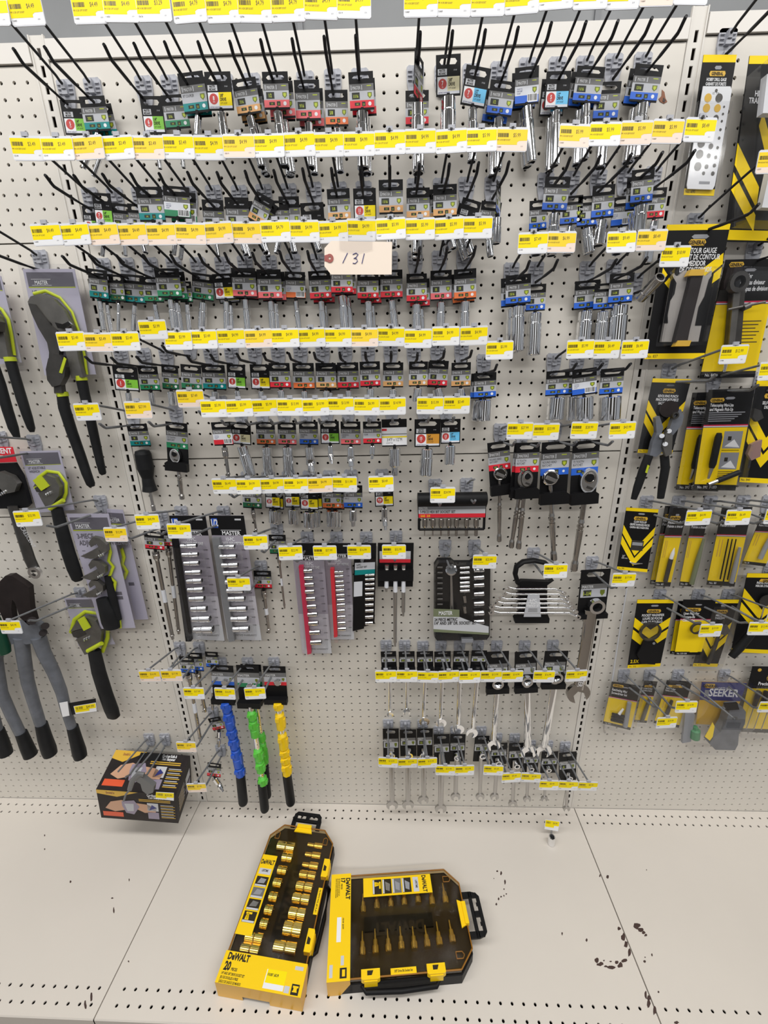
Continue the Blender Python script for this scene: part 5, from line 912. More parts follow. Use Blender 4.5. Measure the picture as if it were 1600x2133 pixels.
ring(p, at(1405, 865, 2.1), wr(1405, 865, 2, 7), wr(1405, 865, 2, 4), .2, 'tooldk'); p = t.part('grip'); px_tube(p, [(1352,948),(1340,980),(1328,1015),(1320,1040)], 1.9, [18,19,17,12], 'grip', 12, .7); p = t.part('grip'); px_tube(p, [(1384,948),(1386,975),(1380,1010),(1376,1038)], 1.9, [18,18,17,14], 'grip', 12, .7); plate_tool(t.part('grip_logo'), [(1349,968),(1353,970),(1348,986),(1344,984)], 2.5, .02, 'neon'); bl = t.part('blister'); bl.slab([c.p(u, v, .01) for u, v in [(-.05,-.04),(1.05,-.04),(1.05,1.05),(-.05,1.05)][::-1]], c.nrm()*.25, 'clear'); t.done()
def pickup(label, pts, d, front):
    t = Thing('pickup_tool_card', at(pts[0][0]+40, pts[0][1]+8, d), label, 'pickup tool', 'carded telescoping pickup tools'); c, m = gcard(t, pts, d, 'half', ['Telescoping Mini-Lite', 'and Magnetic Pick-Up'], lu=.22, lv=.10, lw=.32, lh=.04, tv=.16, th=.03, foot='No. 392  3 LED', al='l', tu=.08, cdep=.6, clear=False)
    for i in range(5): c.rect(m, .08, .215+.02*i, .88-.07*i, .224+.02*i, 'graym', .012)
    for v in (.40, .61): c.rect(m, .50, v, .92, v+.17, 'graym', .012); c.poly(m, [(.55,v+.15),(.75,v+.08),(.9,v+.16)], 'white', .016); c.rect(m, .6, v+.05, .68, v+.09, 'ink', .016)
    for i in range(4): c.rect(m, .5, .585-.0+.0*i, .9, .59, 'brown', .012); c.rect(m, .5, .80+.018*i, .85, .806+.018*i, 'brown', .012)
    p = t.part('penlight_body'); p.tube([c.p(.30, .41, .4), c.p(.30, .45, .4), c.p(.27, .72, .4), c.p(.26, .76, .4)], [.18, .28, .28, .2], 'grip', 12); p = t.part('penlight_tip'); p.tube([c.p(.26, .76, .4), c.p(.22, .87, .4)], [.17, .1], 'satin', 10)
    p = t.part('magnet_tip'); p.tube([c.p(.24, .93, .4), c.p(.45, .89, .4)], .18, 'chrome', 10); p.tube([c.p(.45, .89, .4), c.p(.92, .80, .4)], .24, 'grip', 10)
    bl = t.part('blister'); bl.slab([c.p(u, v, .02) for u, v in [(-.05,-.03),(1.05,-.03),(1.05,1.03),(-.05,1.03)][::-1]], c.nrm()*.78, 'clear'); t.done()
pickup('front telescoping pickup tool on yellow and black card, right bay', [(1477,812),(1573,808),(1532,1022),(1445,1020)], 1.9, True); pickup('telescoping pickup tool card, partly hidden behind the front one', [(1443,818),(1532,815),(1496,1024),(1408,1020)], .8, False)
t = Thing('chevron_card', at(1600, 800, 1.0), 'chevron card with small metal tool, cut off at right edge below divider', 'gauge'); c, m = gcard(t, [(1577,793),(1660,793),(1616,1008),(1540,1004)], 1.0, 'chev', ['SELF-CENTERING', 'DRILL GUIDE'], lv=.14, lw=.5, lh=.045, tv=.22, th=.03, foot='No. 840', clear=False, chev=(.36, .60)); p = t.part('metal_tool'); plate_tool(p, [(1566,850),(1580,855),(1585,870),(1570,878),(1562,868)], 1.3, .3, 'tooldk'); p = t.part('metal_clamp'); COL['rosegold'] = (150, 120, 115); plate_tool(p, [(1560,925),(1582,915),(1578,950),(1560,958),(1552,945)], 1.3, .3, 'rosegold'); t.done()
t = Thing('claw_pickup_card', at(1340, 1070, 1.0), 'black chevron card of a claw pickup with small window, right bay', 'pickup tool'); c, m = gcard(t, [(1305,1057),(1372,1061),(1348,1192),(1285,1186)], 1.4, 'chev', ['CLAW PICK-UP', 'GRIFFE RAMASSE-PIECES', 'GARRA RECOGEDORA'], lv=.155, lw=.44, lh=.055, tv=.225, th=.032, foot='No. 390', clear=False, chev=(.35, .68))
w_ = t.part('window'); c.rect(w_, .33, .5, .72, .66, 'tooldk', .02); c.rect(w_, .36, .53, .69, .58, 'graym', .026); p = t.part('claw'); p.tube([c.p(.35, .85, .08), c.p(.5, .87, .12), c.p(.78, .86, .08)], [.06, .12, .04], 'chrome', 8); c.text(m, '25"', .15, .78, .03, 'white', .8); c.text(m, '635 mm', .19, .81, .025, 'white', .8); t.done()
def scriber(label, pts, d, rods, win=None):
    t = Thing('carded_hand_tool', at((pts[0][0]+pts[1][0])/2, pts[0][1]+6, d), label, 'hand tool', 'narrow yellow carded hand tools'); c, m = gcard(t, pts, d, 'half', ['Pocket Scriber', 'Pointe a tracer'], lu=.4, lv=.12, lw=.62, lh=.045, tv=.19, th=.035, foot='No. 80', al='l', tu=.05, clear=False)
    for i in range(2): c.text(m, 'TUNGSTEN CARBIDE', .12+.08*i, .44, .035, 'ink', .6, 'l') if False else c.rect(m, .12+.1*i, .40, .16+.1*i, .62, 'gyel2', .012)
    for (a, b_, w0, w1, k) in rods: p = t.part('tool_rod'); p.tube([c.p(*a, .25), c.p((a[0]+b_[0])/2, (a[1]+b_[1])/2, .25), c.p(*b_, .25)], [w0, w1, w1], k, 8)
    bl = t.part('blister'); bl.slab([c.p(u, v, .02) for u, v in [(-.04,-.02),(1.04,-.02),(1.04,1.02),(-.04,1.02)][::-1]], c.nrm()*.5, 'clear'); t.done()
scriber('yellow scriber card with grey pointed tool, front of the leftmost pair in right bay', [(1396,1058),(1433,1058),(1396,1222),(1364,1221)], 1.5, [((.62,.48),(.55,.62),.03,.17,'screen'), ((.55,.62),(.5,.92),.2,.2,'tooldk')]); scriber('yellow scriber card half hidden behind the leftmost scriber card', [(1386,1054),(1412,1054),(1386,1218),(1354,1217)], .7, [((.5,.5),(.45,.9),.1,.15,'tooldk')])
scriber('narrow yellow card with long dark stem between scriber and pick cards', [(1446,1060),(1480,1060),(1440,1222),(1415,1220)], 1.0, [((.9,.36),(.8,.95),.1,.22,'olive')]); scriber('wide yellow card with three black rods and one grey tool', [(1505,1056),(1568,1056),(1530,1222),(1472,1218)], 1.3, [((.35,.38),(.36,.90),.05,.06,'black'), ((.48,.38),(.49,.93),.05,.06,'black'), ((.61,.38),(.62,.90),.05,.06,'black'), ((.8,.48),(.78,.94),.12,.2,'graym')])
scriber('yellow card with silver tool at right edge under the price labels', [(1588,1070),(1640,1070),(1594,1180),(1546,1174)], 1.3, [((.6,.35),(.55,.85),.08,.2,'graym')])
t = Thing('pocket_magnifier', at(1366, 1258, 1.4), 'carded round pocket magnifier in black case, right of the upright', 'magnifier'); c, m = gcard(t, [(1328,1249),(1405,1249),(1375,1388),(1307,1392)], 1.3, 'chev', ['POCKET MAGNIFIER', 'LOUPE DE POCHE', 'LUPA DE BOLSILLO'], lv=.16, lw=.4, lh=.05, tv=.235, th=.035, foot='No. 532', clear=False, chev=(.33, .49)); c.text(m, '2.5X', .06, .92, .05, 'gyel', .8, 'l', .014, .02)
p = t.part('lens_ring'); C0 = at(1353, 1314, 1.5); ring(p, C0, wr(1353, 1314, 1.5, 22), wr(1353, 1314, 1.5, 18.5), .25, 'tooldk', 22); l = t.part('lens'); l.slab(disc_pts(C0+np.array([0, -.05, 0]), wr(1353, 1314, 1.5, 19), 22), (0, -.06, 0), 'clear'); p = t.part('swing_case'); plate_tool(p, [(1340,1332),(1360,1330),(1374,1345),(1362,1382),(1335,1380),(1325,1362)], 1.45, .2, 'black'); ring(p, at(1362, 1340, 1.75), .13, .06, .05, 'graym', 10); t.done()
t = Thing('linen_magnifier_card', at(1450, 1258, 1.2), 'black and yellow magnifier card left of the grey blade tool card', 'magnifier'); c, m = gcard(t, [(1424,1249),(1492,1250),(1460,1364),(1405,1364)], 1.1, 'half', ['Linen Magnifier', 'Compte-fils', 'Cuentahilos'], lu=.36, lv=.17, lw=.5, lh=.06, tv=.26, th=.045, foot='No. 533 538', al='l', tu=.08, clear=False); p = t.part('lens_ring'); C0 = at(1450, 1308, 1.3); ring(p, C0, wr(1450, 1308, 1.3, 13), wr(1450, 1308, 1.3, 10), .2, 'tooldk', 18); c.rect(m, .55, .6, .85, .95, 'gyel', .01); t.done()
t = Thing('magnifier_card', at(1420, 1258, .7), 'yellow card edge hidden behind the magnifier card', 'magnifier'); c, m = gcard(t, [(1414,1252),(1460,1252),(1440,1362),(1396,1362)], .6, 'half', [], lu=.36, lv=.17, lw=.5, lh=.06, clear=False, foot='No.'); t.done()
t = Thing('blade_tool_card', at(1510, 1258, 1.2), 'grey and black chevron card with slim clear tube tool, lower edge tilted', 'hand tool'); c, m = gcard(t, [(1483,1249),(1540,1249),(1494,1389),(1443,1388)], .9, 'chev', ['PRECISION', 'TWEEZERS'], lv=.17, lw=.44, lh=.05, tv=.24, th=.03, foot='No. 415', clear=False, chev=(.40, .62)); p = t.part('tool_rod'); px_tube(p, [(1508,1290),(1490,1345),(1474,1382)], 1.2, [5,7,8], 'tooldk', 8); p = t.part('tool_jaw'); plate_tool(p, [(1499,1305),(1512,1300),(1518,1312),(1508,1322),(1498,1318)], 1.2, .2, 'tool'); bl = t.part('blister'); bl.slab([c.p(u, v, .02) for u, v in [(-.03,.1),(1.03,.1),(1.03,1.02),(-.03,1.02)][::-1]], c.nrm()*.5, 'clear'); t.done()
t = Thing('inspection_mirror', at(1580, 1205, 1.2), 'black handled inspection mirror on chevron card at the right edge', 'mirror'); c, m = gcard(t, [(1557,1194),(1650,1195),(1612,1362),(1523,1358)], 1.1, 'chev', ['INSPECTION MIRROR', "MIROIR D'INSPECTION"], lv=.085, lw=.4, lh=.04, tv=.125, th=.028, foot='No. 557', clear=False, chev=(.26, .50)); p = t.part('mirror_handle'); px_tube(p, [(1585,1290),(1560,1325),(1540,1350),(1524,1368)], 1.7, [14,16,16,13], 'grip', 12); p = t.part('mirror'); p.slab(disc_pts(at(1598, 1250, 1.3), wr(1598, 1250, 1.3, 16), 18, 0, 1, .8), (0, -.08, 0), 'tooldk'); p = t.part('stem'); px_tube(p, [(1592,1262),(1584,1292)], 1.5, 3, 'chrome', 6); t.done()
t = Thing('ratcheting_screwdriver_set', at(1305, 1425, 1.2), 'carded ratcheting screwdriver set with black bits, lowest left in right bay', 'screwdriver set'); c, m = gcard(t, [(1275,1420),(1335,1429),(1313,1521),(1256,1507)], 1.2, 'half', ['Ratcheting Mini', 'Screwdriver Set'], lu=.24, lv=.07, lw=.38, lh=.06, tv=.19, th=.055, foot='No. 8055', al='l', tu=.06, clear=False)
p = t.part('bits'); 
for i in range(3): p.tube([c.p(.22, .70+.07*i, .2), c.p(.62, .70+.07*i, .2)], .16, 'black', 8)
p = t.part('driver_handle'); p.tube([c.p(.68, .36, .3), c.p(.72, .9, .3)], [.22, .26], 'graym', 10); p = t.part('driver_tip'); p.tube([c.p(.42, .66, .3), c.p(.52, .52, .3)], [.16, .1], 'screen', 8); bl = t.part('blister'); bl.slab([c.p(u, v, .02) for u, v in [(-.04,-.03),(1.04,-.03),(1.04,1.03),(-.04,1.03)][::-1]], c.nrm()*.6, 'clear'); t.done()
scriber('slim yellow card with silver tip, second on the lowest right row', [(1343,1418),(1370,1420),(1347,1506),(1321,1504)], 1.0, [((.6,.35),(.45,.92),.14,.2,'tool')]); scriber('yellow and black card with grey driver, third on the lowest right row', [(1390,1417),(1442,1420),(1414,1516),(1362,1506)], .9, [((.35,.4),(.3,.85),.14,.2,'tooldk')])
t = Thing('stud_seeker', at(1500, 1425, 1.3), 'blister packed black and yellow stud seeker with navy blue header', 'seeker'); c = pxcard([(1462,1420),(1556,1422),(1524,1512),(1450,1508)], 1.0); m = t.part('backing_card'); c.body(m, 'gyel2', .04); c.rect(m, 0, 0, 1, .42, 'navy', .008); logo(c, m, .2, .09, .26, .1); c.text(m, 'SEEKER', .55, .32, .17, 'white', .72, 'c', .016, .03); c.text(m, 'MOISTURE', .5, .17, .06, 'white', .7, 'c', .016); c.rect(m, .1, .18, .2, .34, 'graym', .014)
p = t.part('seeker_body'); plate_tool(p, [(1508,1462),(1532,1460),(1540,1470),(1538,1495),(1526,1515),(1524,1538),(1518,1549),(1478,1548),(1466,1536),(1474,1522),(1488,1512),(1498,1495)], 1.4, .9, 'handle'); p = t.part('yellow_grip'); plate_tool(p, [(1484,1504),(1488,1512),(1484,1534),(1478,1542),(1468,1534),(1476,1520)], 2.3, .06, 'gyel'); p = t.part('seeker_head'); plate_tool(p, [(1506,1464),(1534,1462),(1538,1476),(1512,1478)], 2.3, .15, 'black')
p = t.part('green_bottle'); lathe(p, at(1449, 1514, 1.5), at(1446, 1549, 1.5), [(0, .25), (.35, .28), (.45, .5), (1.6, .52), (1.7, .45)], 'bottle', 12); p = t.part('side_fin'); plate_tool(p, [(1424,1480),(1444,1484),(1436,1540),(1418,1544)], 1.2, .3, 'graym'); bl = t.part('blister'); bl.slab(PP([(1456,1414),(1560,1418),(1540,1520),(1522,1552),(1424,1546),(1428,1500)], 1.05)[::-1], (0, -1.6, 0), 'clear'); t.done()
t = Thing('precision_driver_set', at(1590, 1400, 1.3), 'black and yellow precision screwdriver set cut off at right edge', 'screwdriver set'); c = pxcard([(1568,1388),(1670,1390),(1632,1528),(1536,1524)], 1.0); m = t.part('backing_card'); c.body(m, 'black', .04); c.rect(m, 0, .32, 1, .94, 'gyel', .008); c.disc(m, .16, .05, .22, 'gyel2', .012); logo(c, m, .5, .16, .34, .07); c.text(m, 'Precision', .2, .27, .05, 'white', .7, 'l', .014, .02)
for i in range(5): p = t.part('driver'); x0 = .14+.16*i; p.tube([c.p(x0+.06, .34, .3), c.p(x0+.03, .56, .3)], [.26, .2], 'black', 8); p.tube([c.p(x0+.03, .56, .3), c.p(x0-.02, .92, .3)], [.05, .05], 'satin', 6)
bl = t.part('blister'); bl.slab([c.p(u, v, .02) for u, v in [(-.02,.28),(1.02,.28),(1.02,1.02),(-.02,1.02)][::-1]], c.nrm()*.7, 'clear'); t.done()
# long thin wire tool hanging against the board and the brass screw below
t = Thing('telescoping_rod', at(1306, 1232, .4), 'thin pale telescoping rod hanging on board beside right upright', 'rod'); m = t.part('rod'); px_tube(m, [(1306,1226),(1290,1320),(1275,1420)], .5, [3,3,3.4], 'lgray', 8); m = t.part('clip'); px_tube(m, [(1275,1420),(1258,1518),(1260,1526)], .5, [3,3,4], 'satin', 8); t.done()
# ================================================================ ON THE BASE SHELF: YELLOW TOOL CASES, BOXED SHARPENER, CLIP LABEL
class Local:       # local frame on the shelf: x along u, y along v, z up, in inches
    def __init__(s, o, a):
        s.o = np.array(o, float); s.u = np.array([math.cos(a), math.sin(a), 0]); s.v = np.array([-math.sin(a), math.cos(a), 0]); s.w = np.array([.035, 0, 1.0])
        s.u = s.u+np.array([0, 0, -.035*s.u[0]]); s.v = s.v+np.array([0, 0, -.035*s.v[0]])
    def p(s, x, y, z): return s.o+s.u*x+s.v*y+np.array([0, 0, 1.])*z
    def prism(s, m, pts, z0, z1, k, ks=None): m.slab([s.p(x, y, z0) for x, y in pts], np.array([0, 0, 1.])*(z1-z0), k, ks)
    def flat(s, m, pts, z, k): m.face([s.p(x, y, z) for x, y in pts], k)
    def rect(s, m, x0, y0, x1, y1, z, k): s.flat(m, [(x0, y0), (x1, y0), (x1, y1), (x0, y1)], z, k)
    def text(s, m, t, x, y, z, h, k, ang=0, xs=.8, al='l', bold=.03):
        a = math.radians(ang); ex = s.u*math.cos(a)+s.v*math.sin(a); ez = -s.u*math.sin(a)+s.v*math.cos(a); m.text(t, s.p(x, y, z), h, k, xs, al, bold, ex, ez)
def frame_from(pa, pb, h=0.0):     # origin at picture point pa on the shelf plus h, u towards pb
    A = at_deck(*pa, h); B = at_deck(*pb, h); return A, math.atan2(B[1]-A[1], B[0]-A[0]), np.linalg.norm(B-A)
def tool_case(label, L, W, Ln, SL, H, brand, piece, sub, layout, corner_tx):
    """L local frame: x across (0..W), y from the sleeve front (0) to the hanger (Ln)"""
    t = Thing('socket_tool_case', L.p(W/2, Ln*.4, 0), label, 'tool case', 'yellow and black tool cases'); ch = W*.17
    base = [(0, SL*.4), (W, SL*.4), (W, Ln-ch), (W-ch, Ln), (ch, Ln), (0, Ln-ch)]
    m = t.part('case_base'); L.prism(m, base, .02, H*.62, 'black'); L.prism(m, [(x*.96+W*.02, y*.985+.1) for x, y in base], H*.62, H*.66, 'smoke')
    lid = t.part('clear_lid'); q = [(x*.975+W*.0125, y*.99+.05) for x, y in base]; L.prism(lid, q, H*.62, H*.97, 'amber')
    rim = t.part('lid_rim'); COL['rim'] = (150, 100, 20)
    for i in range(6):
        j = (i+1) % 6
        if i == 0: continue
        rim.tube([L.p(*q[i], H*.95), L.p(*q[j], H*.95)], .07, 'rim', 6)
    hg = t.part('hanger'); hw = W*.46; x0 = W/2-hw/2; za, zb = H*.8, H*.9; e = 1.75
    L.prism(hg, [(x0, Ln-.1), (x0+hw*.14, Ln-.1), (x0+hw*.14, Ln+.45*e), (x0, Ln+.45*e)], za, zb, 'black'); L.prism(hg, [(x0+hw*.86, Ln-.1), (x0+hw, Ln-.1), (x0+hw, Ln+.45*e), (x0+hw*.86, Ln+.45*e)], za, zb, 'black')
    L.prism(hg, [(x0, Ln+.35*e), (x0+hw, Ln+.35*e), (x0+hw, Ln+.55*e), (x0, Ln+.55*e)], za, zb, 'black')
    for a_, b_ in ((0, .14), (.44, .56), (.86, 1)): L.prism(hg, [(x0+hw*a_, Ln+.5*e), (x0+hw*b_, Ln+.5*e), (x0+hw*(b_-(.04 if a_ > .8 else 0)), Ln+.85*e), (x0+hw*(a_+(.04 if a_ == 0 else 0)), Ln+.85*e)], za, zb, 'black')
    L.prism(hg, [(x0+hw*.02, Ln+.8*e), (x0+hw*.98, Ln+.8*e), (x0+hw*.88, Ln+1.0*e), (x0+hw*.12, Ln+1.0*e)], za, zb, 'black')
    for c_ in (.29, .71): L.prism(hg, [(x0+hw*(c_-.04), Ln+.74*e), (x0+hw*(c_+.04), Ln+.74*e), (x0+hw*(c_+.02), Ln+.82*e), (x0+hw*(c_-.02), Ln+.82*e)], za, zb, 'grayl' if False else 'black')
    lt = t.part('latch'); L.prism(lt, [(x0+hw*.2, Ln-.7), (x0+hw*.8, Ln-.7), (x0+hw*.72, Ln+.02), (x0+hw*.28, Ln+.02)], H*.95, H*1.03, 'dyel'); L.prism(lt, [(x0+hw*.26, Ln-.28), (x0+hw*.74, Ln-.28), (x0+hw*.74, Ln+.1), (x0+hw*.26, Ln+.1)], H*.9, H*1.1, 'dyel')
    for cx in (ch*.75, W-ch*.75):
        rg = t.part('lid_window'); pts = [(cx-.24, Ln-ch-.35), (cx+.24, Ln-ch-.35), (cx+.24, Ln-ch+.25), (cx, Ln-ch+.42), (cx-.24, Ln-ch+.25)]
        for i in range(5): rg.tube([L.p(*pts[i], H*.99), L.p(*pts[(i+1) % 5], H*.99)], .035, 'rim', 6)
    for y in layout['latch']:
        lt = t.part('latch'); L.prism(lt, [(W-.62, y-.85), (W-.02, y-.85), (W+.06, y-.7), (W+.06, y+.7), (W-.02, y+.85), (W-.62, y+.85)], H*.72, H*1.0, 'dyel'); L.prism(lt, [(W-.5, y-.3), (W-.2, y-.3), (W-.2, y+.1), (W-.5, y+.25)], H*1.0, H*1.012, 'smoke'); L.prism(lt, [(W-.05, y-.6), (W+.12, y-.6), (W+.12, y+.6), (W-.05, y+.6)], H*.5, H*.9, 'dyel')
    y0, y1 = layout['strip']; lt = t.part('name_strip'); L.prism(lt, [(W-.52, y0), (W-.1, y0), (W-.1, y1), (W-.52, y1)], H*.97, H*1.0, 'dyel'); L.text(lt, sub, W-.24, (y0+y1)/2, H*1.006, .17, 'ink', 90 if not layout.get('flip') else 90, .7, 'c', .02)
    hd = t.part('carry_handle'); y0, y1 = layout['handle']; 
    hd.tube([L.p(W-.1, y0, H*.4), L.p(W+.35, y0+.35, H*.4), L.p(W+.45, (y0+y1)/2, H*.4), L.p(W+.35, y1-.35, H*.4), L.p(W-.1, y1, H*.4)], [.22, .2, .22, .2, .22], 'black', 8)
    # brand band in the middle of the tray
    mb = t.part('brand_band'); x0, x1, y0, y1 = layout['band']; L.prism(mb, [(x0, y0), (x1, y0), (x1, y1), (x0, y1)], H*.66, H*.78, 'black'); COL['band'] = (14, 14, 16)
    L.text(mb, brand, (x0+x1)/2-.3*layout.get('bs', .5) if layout['bt'] else (x0+x1)/2, (y0+y1)/2, H*.785, layout.get('bh', .8), 'ink', layout['bang'], .95, 'c', .04)
    for (x, y, l_, r, kind) in layout['bits']:
        r *= 1.1 if kind != 'h' else 1.35
        p = t.part('socket' if kind != 'h' else 'hex_bit'); a, b_ = L.p(x, y, H*.76), L.p(x+l_, y, H*.76)
        if kind == 'd': lathe(p, a, b_, [(0, r*.9), (.04, r), (l_*.46, r), (l_*.5, r*.9), (l_*.55, r), (l_-.05, r), (l_, r*.9), (l_+.001, r*.7), (l_-.1, r*.7)], 'goldsock', 14)
        elif kind == 's': lathe(p, a, b_, [(0, r*.7), (l_*.4, r*.7), (l_*.45, r), (l_-.05, r), (l_, r*.92)], 'goldsock', 14)
        elif kind == 'h':
            lathe(p, a, L.p(x+.02, y+.01, H*.76)+(b_-a)*1, [(0, r*.85), (.05, r), (abs(l_)*.3, r), (abs(l_)*.34, r*.75), (abs(l_)*.55, r*.7), (abs(l_)*.6, r*.35), (abs(l_), r*.22)], 'goldsock', 10)
    # printed yellow insert behind the lid
    ic = t.part('paper_insert'); x0, x1, y0, y1 = layout['insert']; L.prism(ic, [(x0, y0), (x1, y0), (x1, y1), (x0, y1)], H*.975, H*.985, 'dyel'); iw = x1-x0; Z = H*.99; il = y1-y0
    L.text(ic, brand, (x0+x1)/2, y1-il*.13, Z, iw*.26, 'ink', 0 if layout.get('it', 0) == 0 else layout['it'], .62, 'c', .04)
    L.rect(ic, x0+iw*.12, y1-il*.27, x1-iw*.1, y1-il*.19, Z, 'lgray'); L.text(ic, 'LIFETIME', (x0+x1)/2, y1-il*.235, Z+.005, iw*.13, 'ink', 0 if layout.get('it', 0) == 0 else layout['it'], .62, 'c', .03)
    for i in range(4):
        ya = y1-il*(.30+.145*i); L.rect(ic, x0+iw*.12, ya-il*.13, x1-iw*.1, ya, Z, 'smoke' if i != 1 else 'grayh'); L.rect(ic, x0+iw*.14, ya-il*.128, x1-iw*.12, ya-il*.105, Z+.004, 'lgray')
        if i < 3: L.flat(ic, [(x0+iw*.25, ya-il*.09), (x0+iw*.7, ya-il*.085), (x0+iw*.78, ya-il*.03), (x0+iw*.4, ya-il*.02)], Z+.005, 'graym' if i != 2 else 'satin')
        else:
            for q_ in ([(.25, .1), (.5, .1), (.45, .04), (.3, .04)], [(.33, .09), (.45, .09), (.45, .02), (.33, .02)], [(.25, .035), (.62, .035), (.62, .012), (.25, .012)]): L.flat(ic, [(x0+iw*a, ya-il*b_) for a, b_ in q_], Z+.006, 'dyel')
    # cardboard sleeve over the front end
    sl = t.part('cardboard_sleeve'); e = .06
    z1 = H+.06; X0, X1 = -e, W+e
    L.flat(sl, [(X0, 0), (X1, 0), (X1, SL), (X0, SL)], z1, 'dyel'); sl.slab([L.p(X0, 0, z1-.03), L.p(X1, 0, z1-.03), L.p(X1, SL, z1-.03), L.p(X0, SL, z1-.03)], (0, 0, .025), 'dyel')
    n0, n1 = (.30, .62)
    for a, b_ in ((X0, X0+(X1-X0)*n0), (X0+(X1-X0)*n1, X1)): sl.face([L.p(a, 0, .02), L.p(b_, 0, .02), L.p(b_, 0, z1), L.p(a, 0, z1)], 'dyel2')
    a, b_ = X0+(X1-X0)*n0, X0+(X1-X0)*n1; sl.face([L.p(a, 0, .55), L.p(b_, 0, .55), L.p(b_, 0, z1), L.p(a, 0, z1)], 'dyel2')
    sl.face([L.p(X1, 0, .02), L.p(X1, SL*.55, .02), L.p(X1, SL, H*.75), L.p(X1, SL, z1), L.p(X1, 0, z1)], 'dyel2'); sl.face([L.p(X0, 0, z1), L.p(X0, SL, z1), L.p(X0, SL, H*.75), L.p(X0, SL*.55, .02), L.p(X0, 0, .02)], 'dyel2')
    layout['print'](L, sl, z1+.006, W, SL, brand, piece)
    for (x0_, y0_, x1_, y1_, z_) in (): pass
    return t.done()
def print20(L, m, z, W, SL, brand, piece):
    L.text(m, brand, .3, SL-.55, z, .46, 'ink', 0, .8, 'l', .05); L.text(m, piece, .25, SL-1.25, z, .56, 'ink', 0, .75, 'l', .05); L.text(m, 'PIECES', .98, SL-1.25, z, .2, 'ink', 0, .7)
    for i, s_ in enumerate(('1/4" AND 3/8" DRIVE SOCKET SET', 'JEU DE DOUILLES A PRISE', 'JUEGO DE DADOS DE MANDO')): L.text(m, s_, .22, SL-1.55-.26*i, z, .17, 'ink', 0, .62)
    L.rect(m, W*.55, SL-1.95, W*.79, SL-.75, z+.002, 'white'); L.rect(m, W*.56, SL-1.6, W*.79, SL-.72, z+.005, 'yel'); L.text(m, '010.807  $42.99', W*.57, SL-1.15, z+.009, .18, 'ink', 0, .62)
    L.rect(m, W*.87, SL-.5, W*.97, SL-.25, z, 'lgray'); L.rect(m, W*.80, .12, W*.86, .55, z, 'lgray'); L.rect(m, W*.88, .08, W*.97, .75, z, 'ink'); L.rect(m, W*.905, .3, W*.945, .6, z+.004, 'dyel'); L.rect(m, W*.895, .52, W*.96, .64, z+.005, 'dyel'); L.rect(m, W*.895, .25, W*.95, .33, z+.005, 'dyel')
def print17(L, m, z, W, SL, brand, piece):
    L.text(m, brand, .35, SL-.5, z, .42, 'ink', 0, .8, 'l', .05); L.text(m, piece, .35, SL-1.05, z, .44, 'ink', 0, .75, 'l', .05); L.text(m, 'PIECES', .85, SL-1.05, z, .17, 'ink', 0, .7)
    for i, s_ in enumerate(('3/8" DRIVE HEX BIT SOCKET SET', 'JEU DE DOUILLES HEXAGONALES', 'JUEGO DE DADOS HEXAGONALES')): L.text(m, s_, .35, SL-1.28-.16*i, z, .11, 'ink', 0, .7)
    L.rect(m, W*.45, SL*.36, W*.68, SL*.56, z+.002, 'white'); L.text(m, '102104  $34.99', W*.46, SL*.62, z+.004, .14, 'ink', 0, .7)
    L.rect(m, W*.80, SL*.58, W*.88, SL*.72, z, 'lgray'); L.rect(m, W*.90, SL*.55, W*.985, SL*.85, z, 'ink'); L.rect(m, W*.915, SL*.65, W*.97, SL*.78, z+.004, 'dyel'); L.rect(m, W*.87, SL*.1, W*.975, SL*.24, z, 'lgray')
H = 2.05
def yl_(L, px, py, h): q = at_deck(px, py, h)-L.o; return float(q@L.v)
# case A: sleeve front bottom corners in the picture (453,2084) and (634,2107)
oA, aA, wA = frame_from((449, 2047), (627.5, 2080), H); LA = Local(oA-np.array([0, 0, H]), aA); W = wA-.12; SLA = yl_(LA, 471, 1979, H)
def yl(L, px, py, h): q = at_deck(px, py, h)-L.o; return float(q@L.u), float(q@L.v)
LnA = yl(LA, 640, 1722, H)[1]
bitsA = []
for (x, y, l, r, k) in [(703,390,875,.52,'d'), (748,500,850,.46,'d'), (704,625,795,.42,'d'), (662,750,745,.42,'d'), (620,885,705,.42,'d'), (578,1015,660,.42,'d'), (535,1150,612,.42,'d'), (390,1280,565,.42,'d'), (345,1395,530,.42,'d'),
   (1000,375,1148,.3,'s'), (975,470,1128,.32,'s'), (948,570,1105,.34,'s'), (918,665,1080,.38,'d'), (885,780,1050,.42,'d'), (850,900,1020,.45,'d'), (815,1045,980,.48,'d'), (765,1195,945,.58,'d'), (668,1375,895,.5,'d')]:
    px, py = 430+x/4.709, 1680+y/4.709; xa, ya = yl(LA, px, py, H*.76); xb, yb = yl(LA, 430+l/4.709, py+3, H*.76); bitsA.append((xa, ya, max(.5, xb-xa), r, k))
i0 = yl(LA, 430+325/4.709, 1680+1250/4.709, H); i1 = yl(LA, 430+600/4.709, 1680+470/4.709, H)
yA = lambda x, y: yl(LA, 430+x/4.709, 1680+y/4.709, H)[1]
layA = dict(latch=[yA(1180, 600), yA(1020, 1310)], strip=(yA(1080, 1060), yA(1140, 800)), handle=(yA(1060, 1400), yA(1200, 700)), band=(W*.46, W*.62, yA(700, 1300), yA(870, 540)), bt=True, bs=1, bh=W*.13, bang=-90, bits=bitsA, insert=(.12, .12+W*.215, i0[1], i1[1]), it=0, print=print20)
tool_case('tall yellow and black socket case marked 20 pieces, left of two on the shelf', LA, W, LnA, SLA, H, 'DeWALT', '20', '1/4" & 3/8" Drive Socket Set', layA, None)
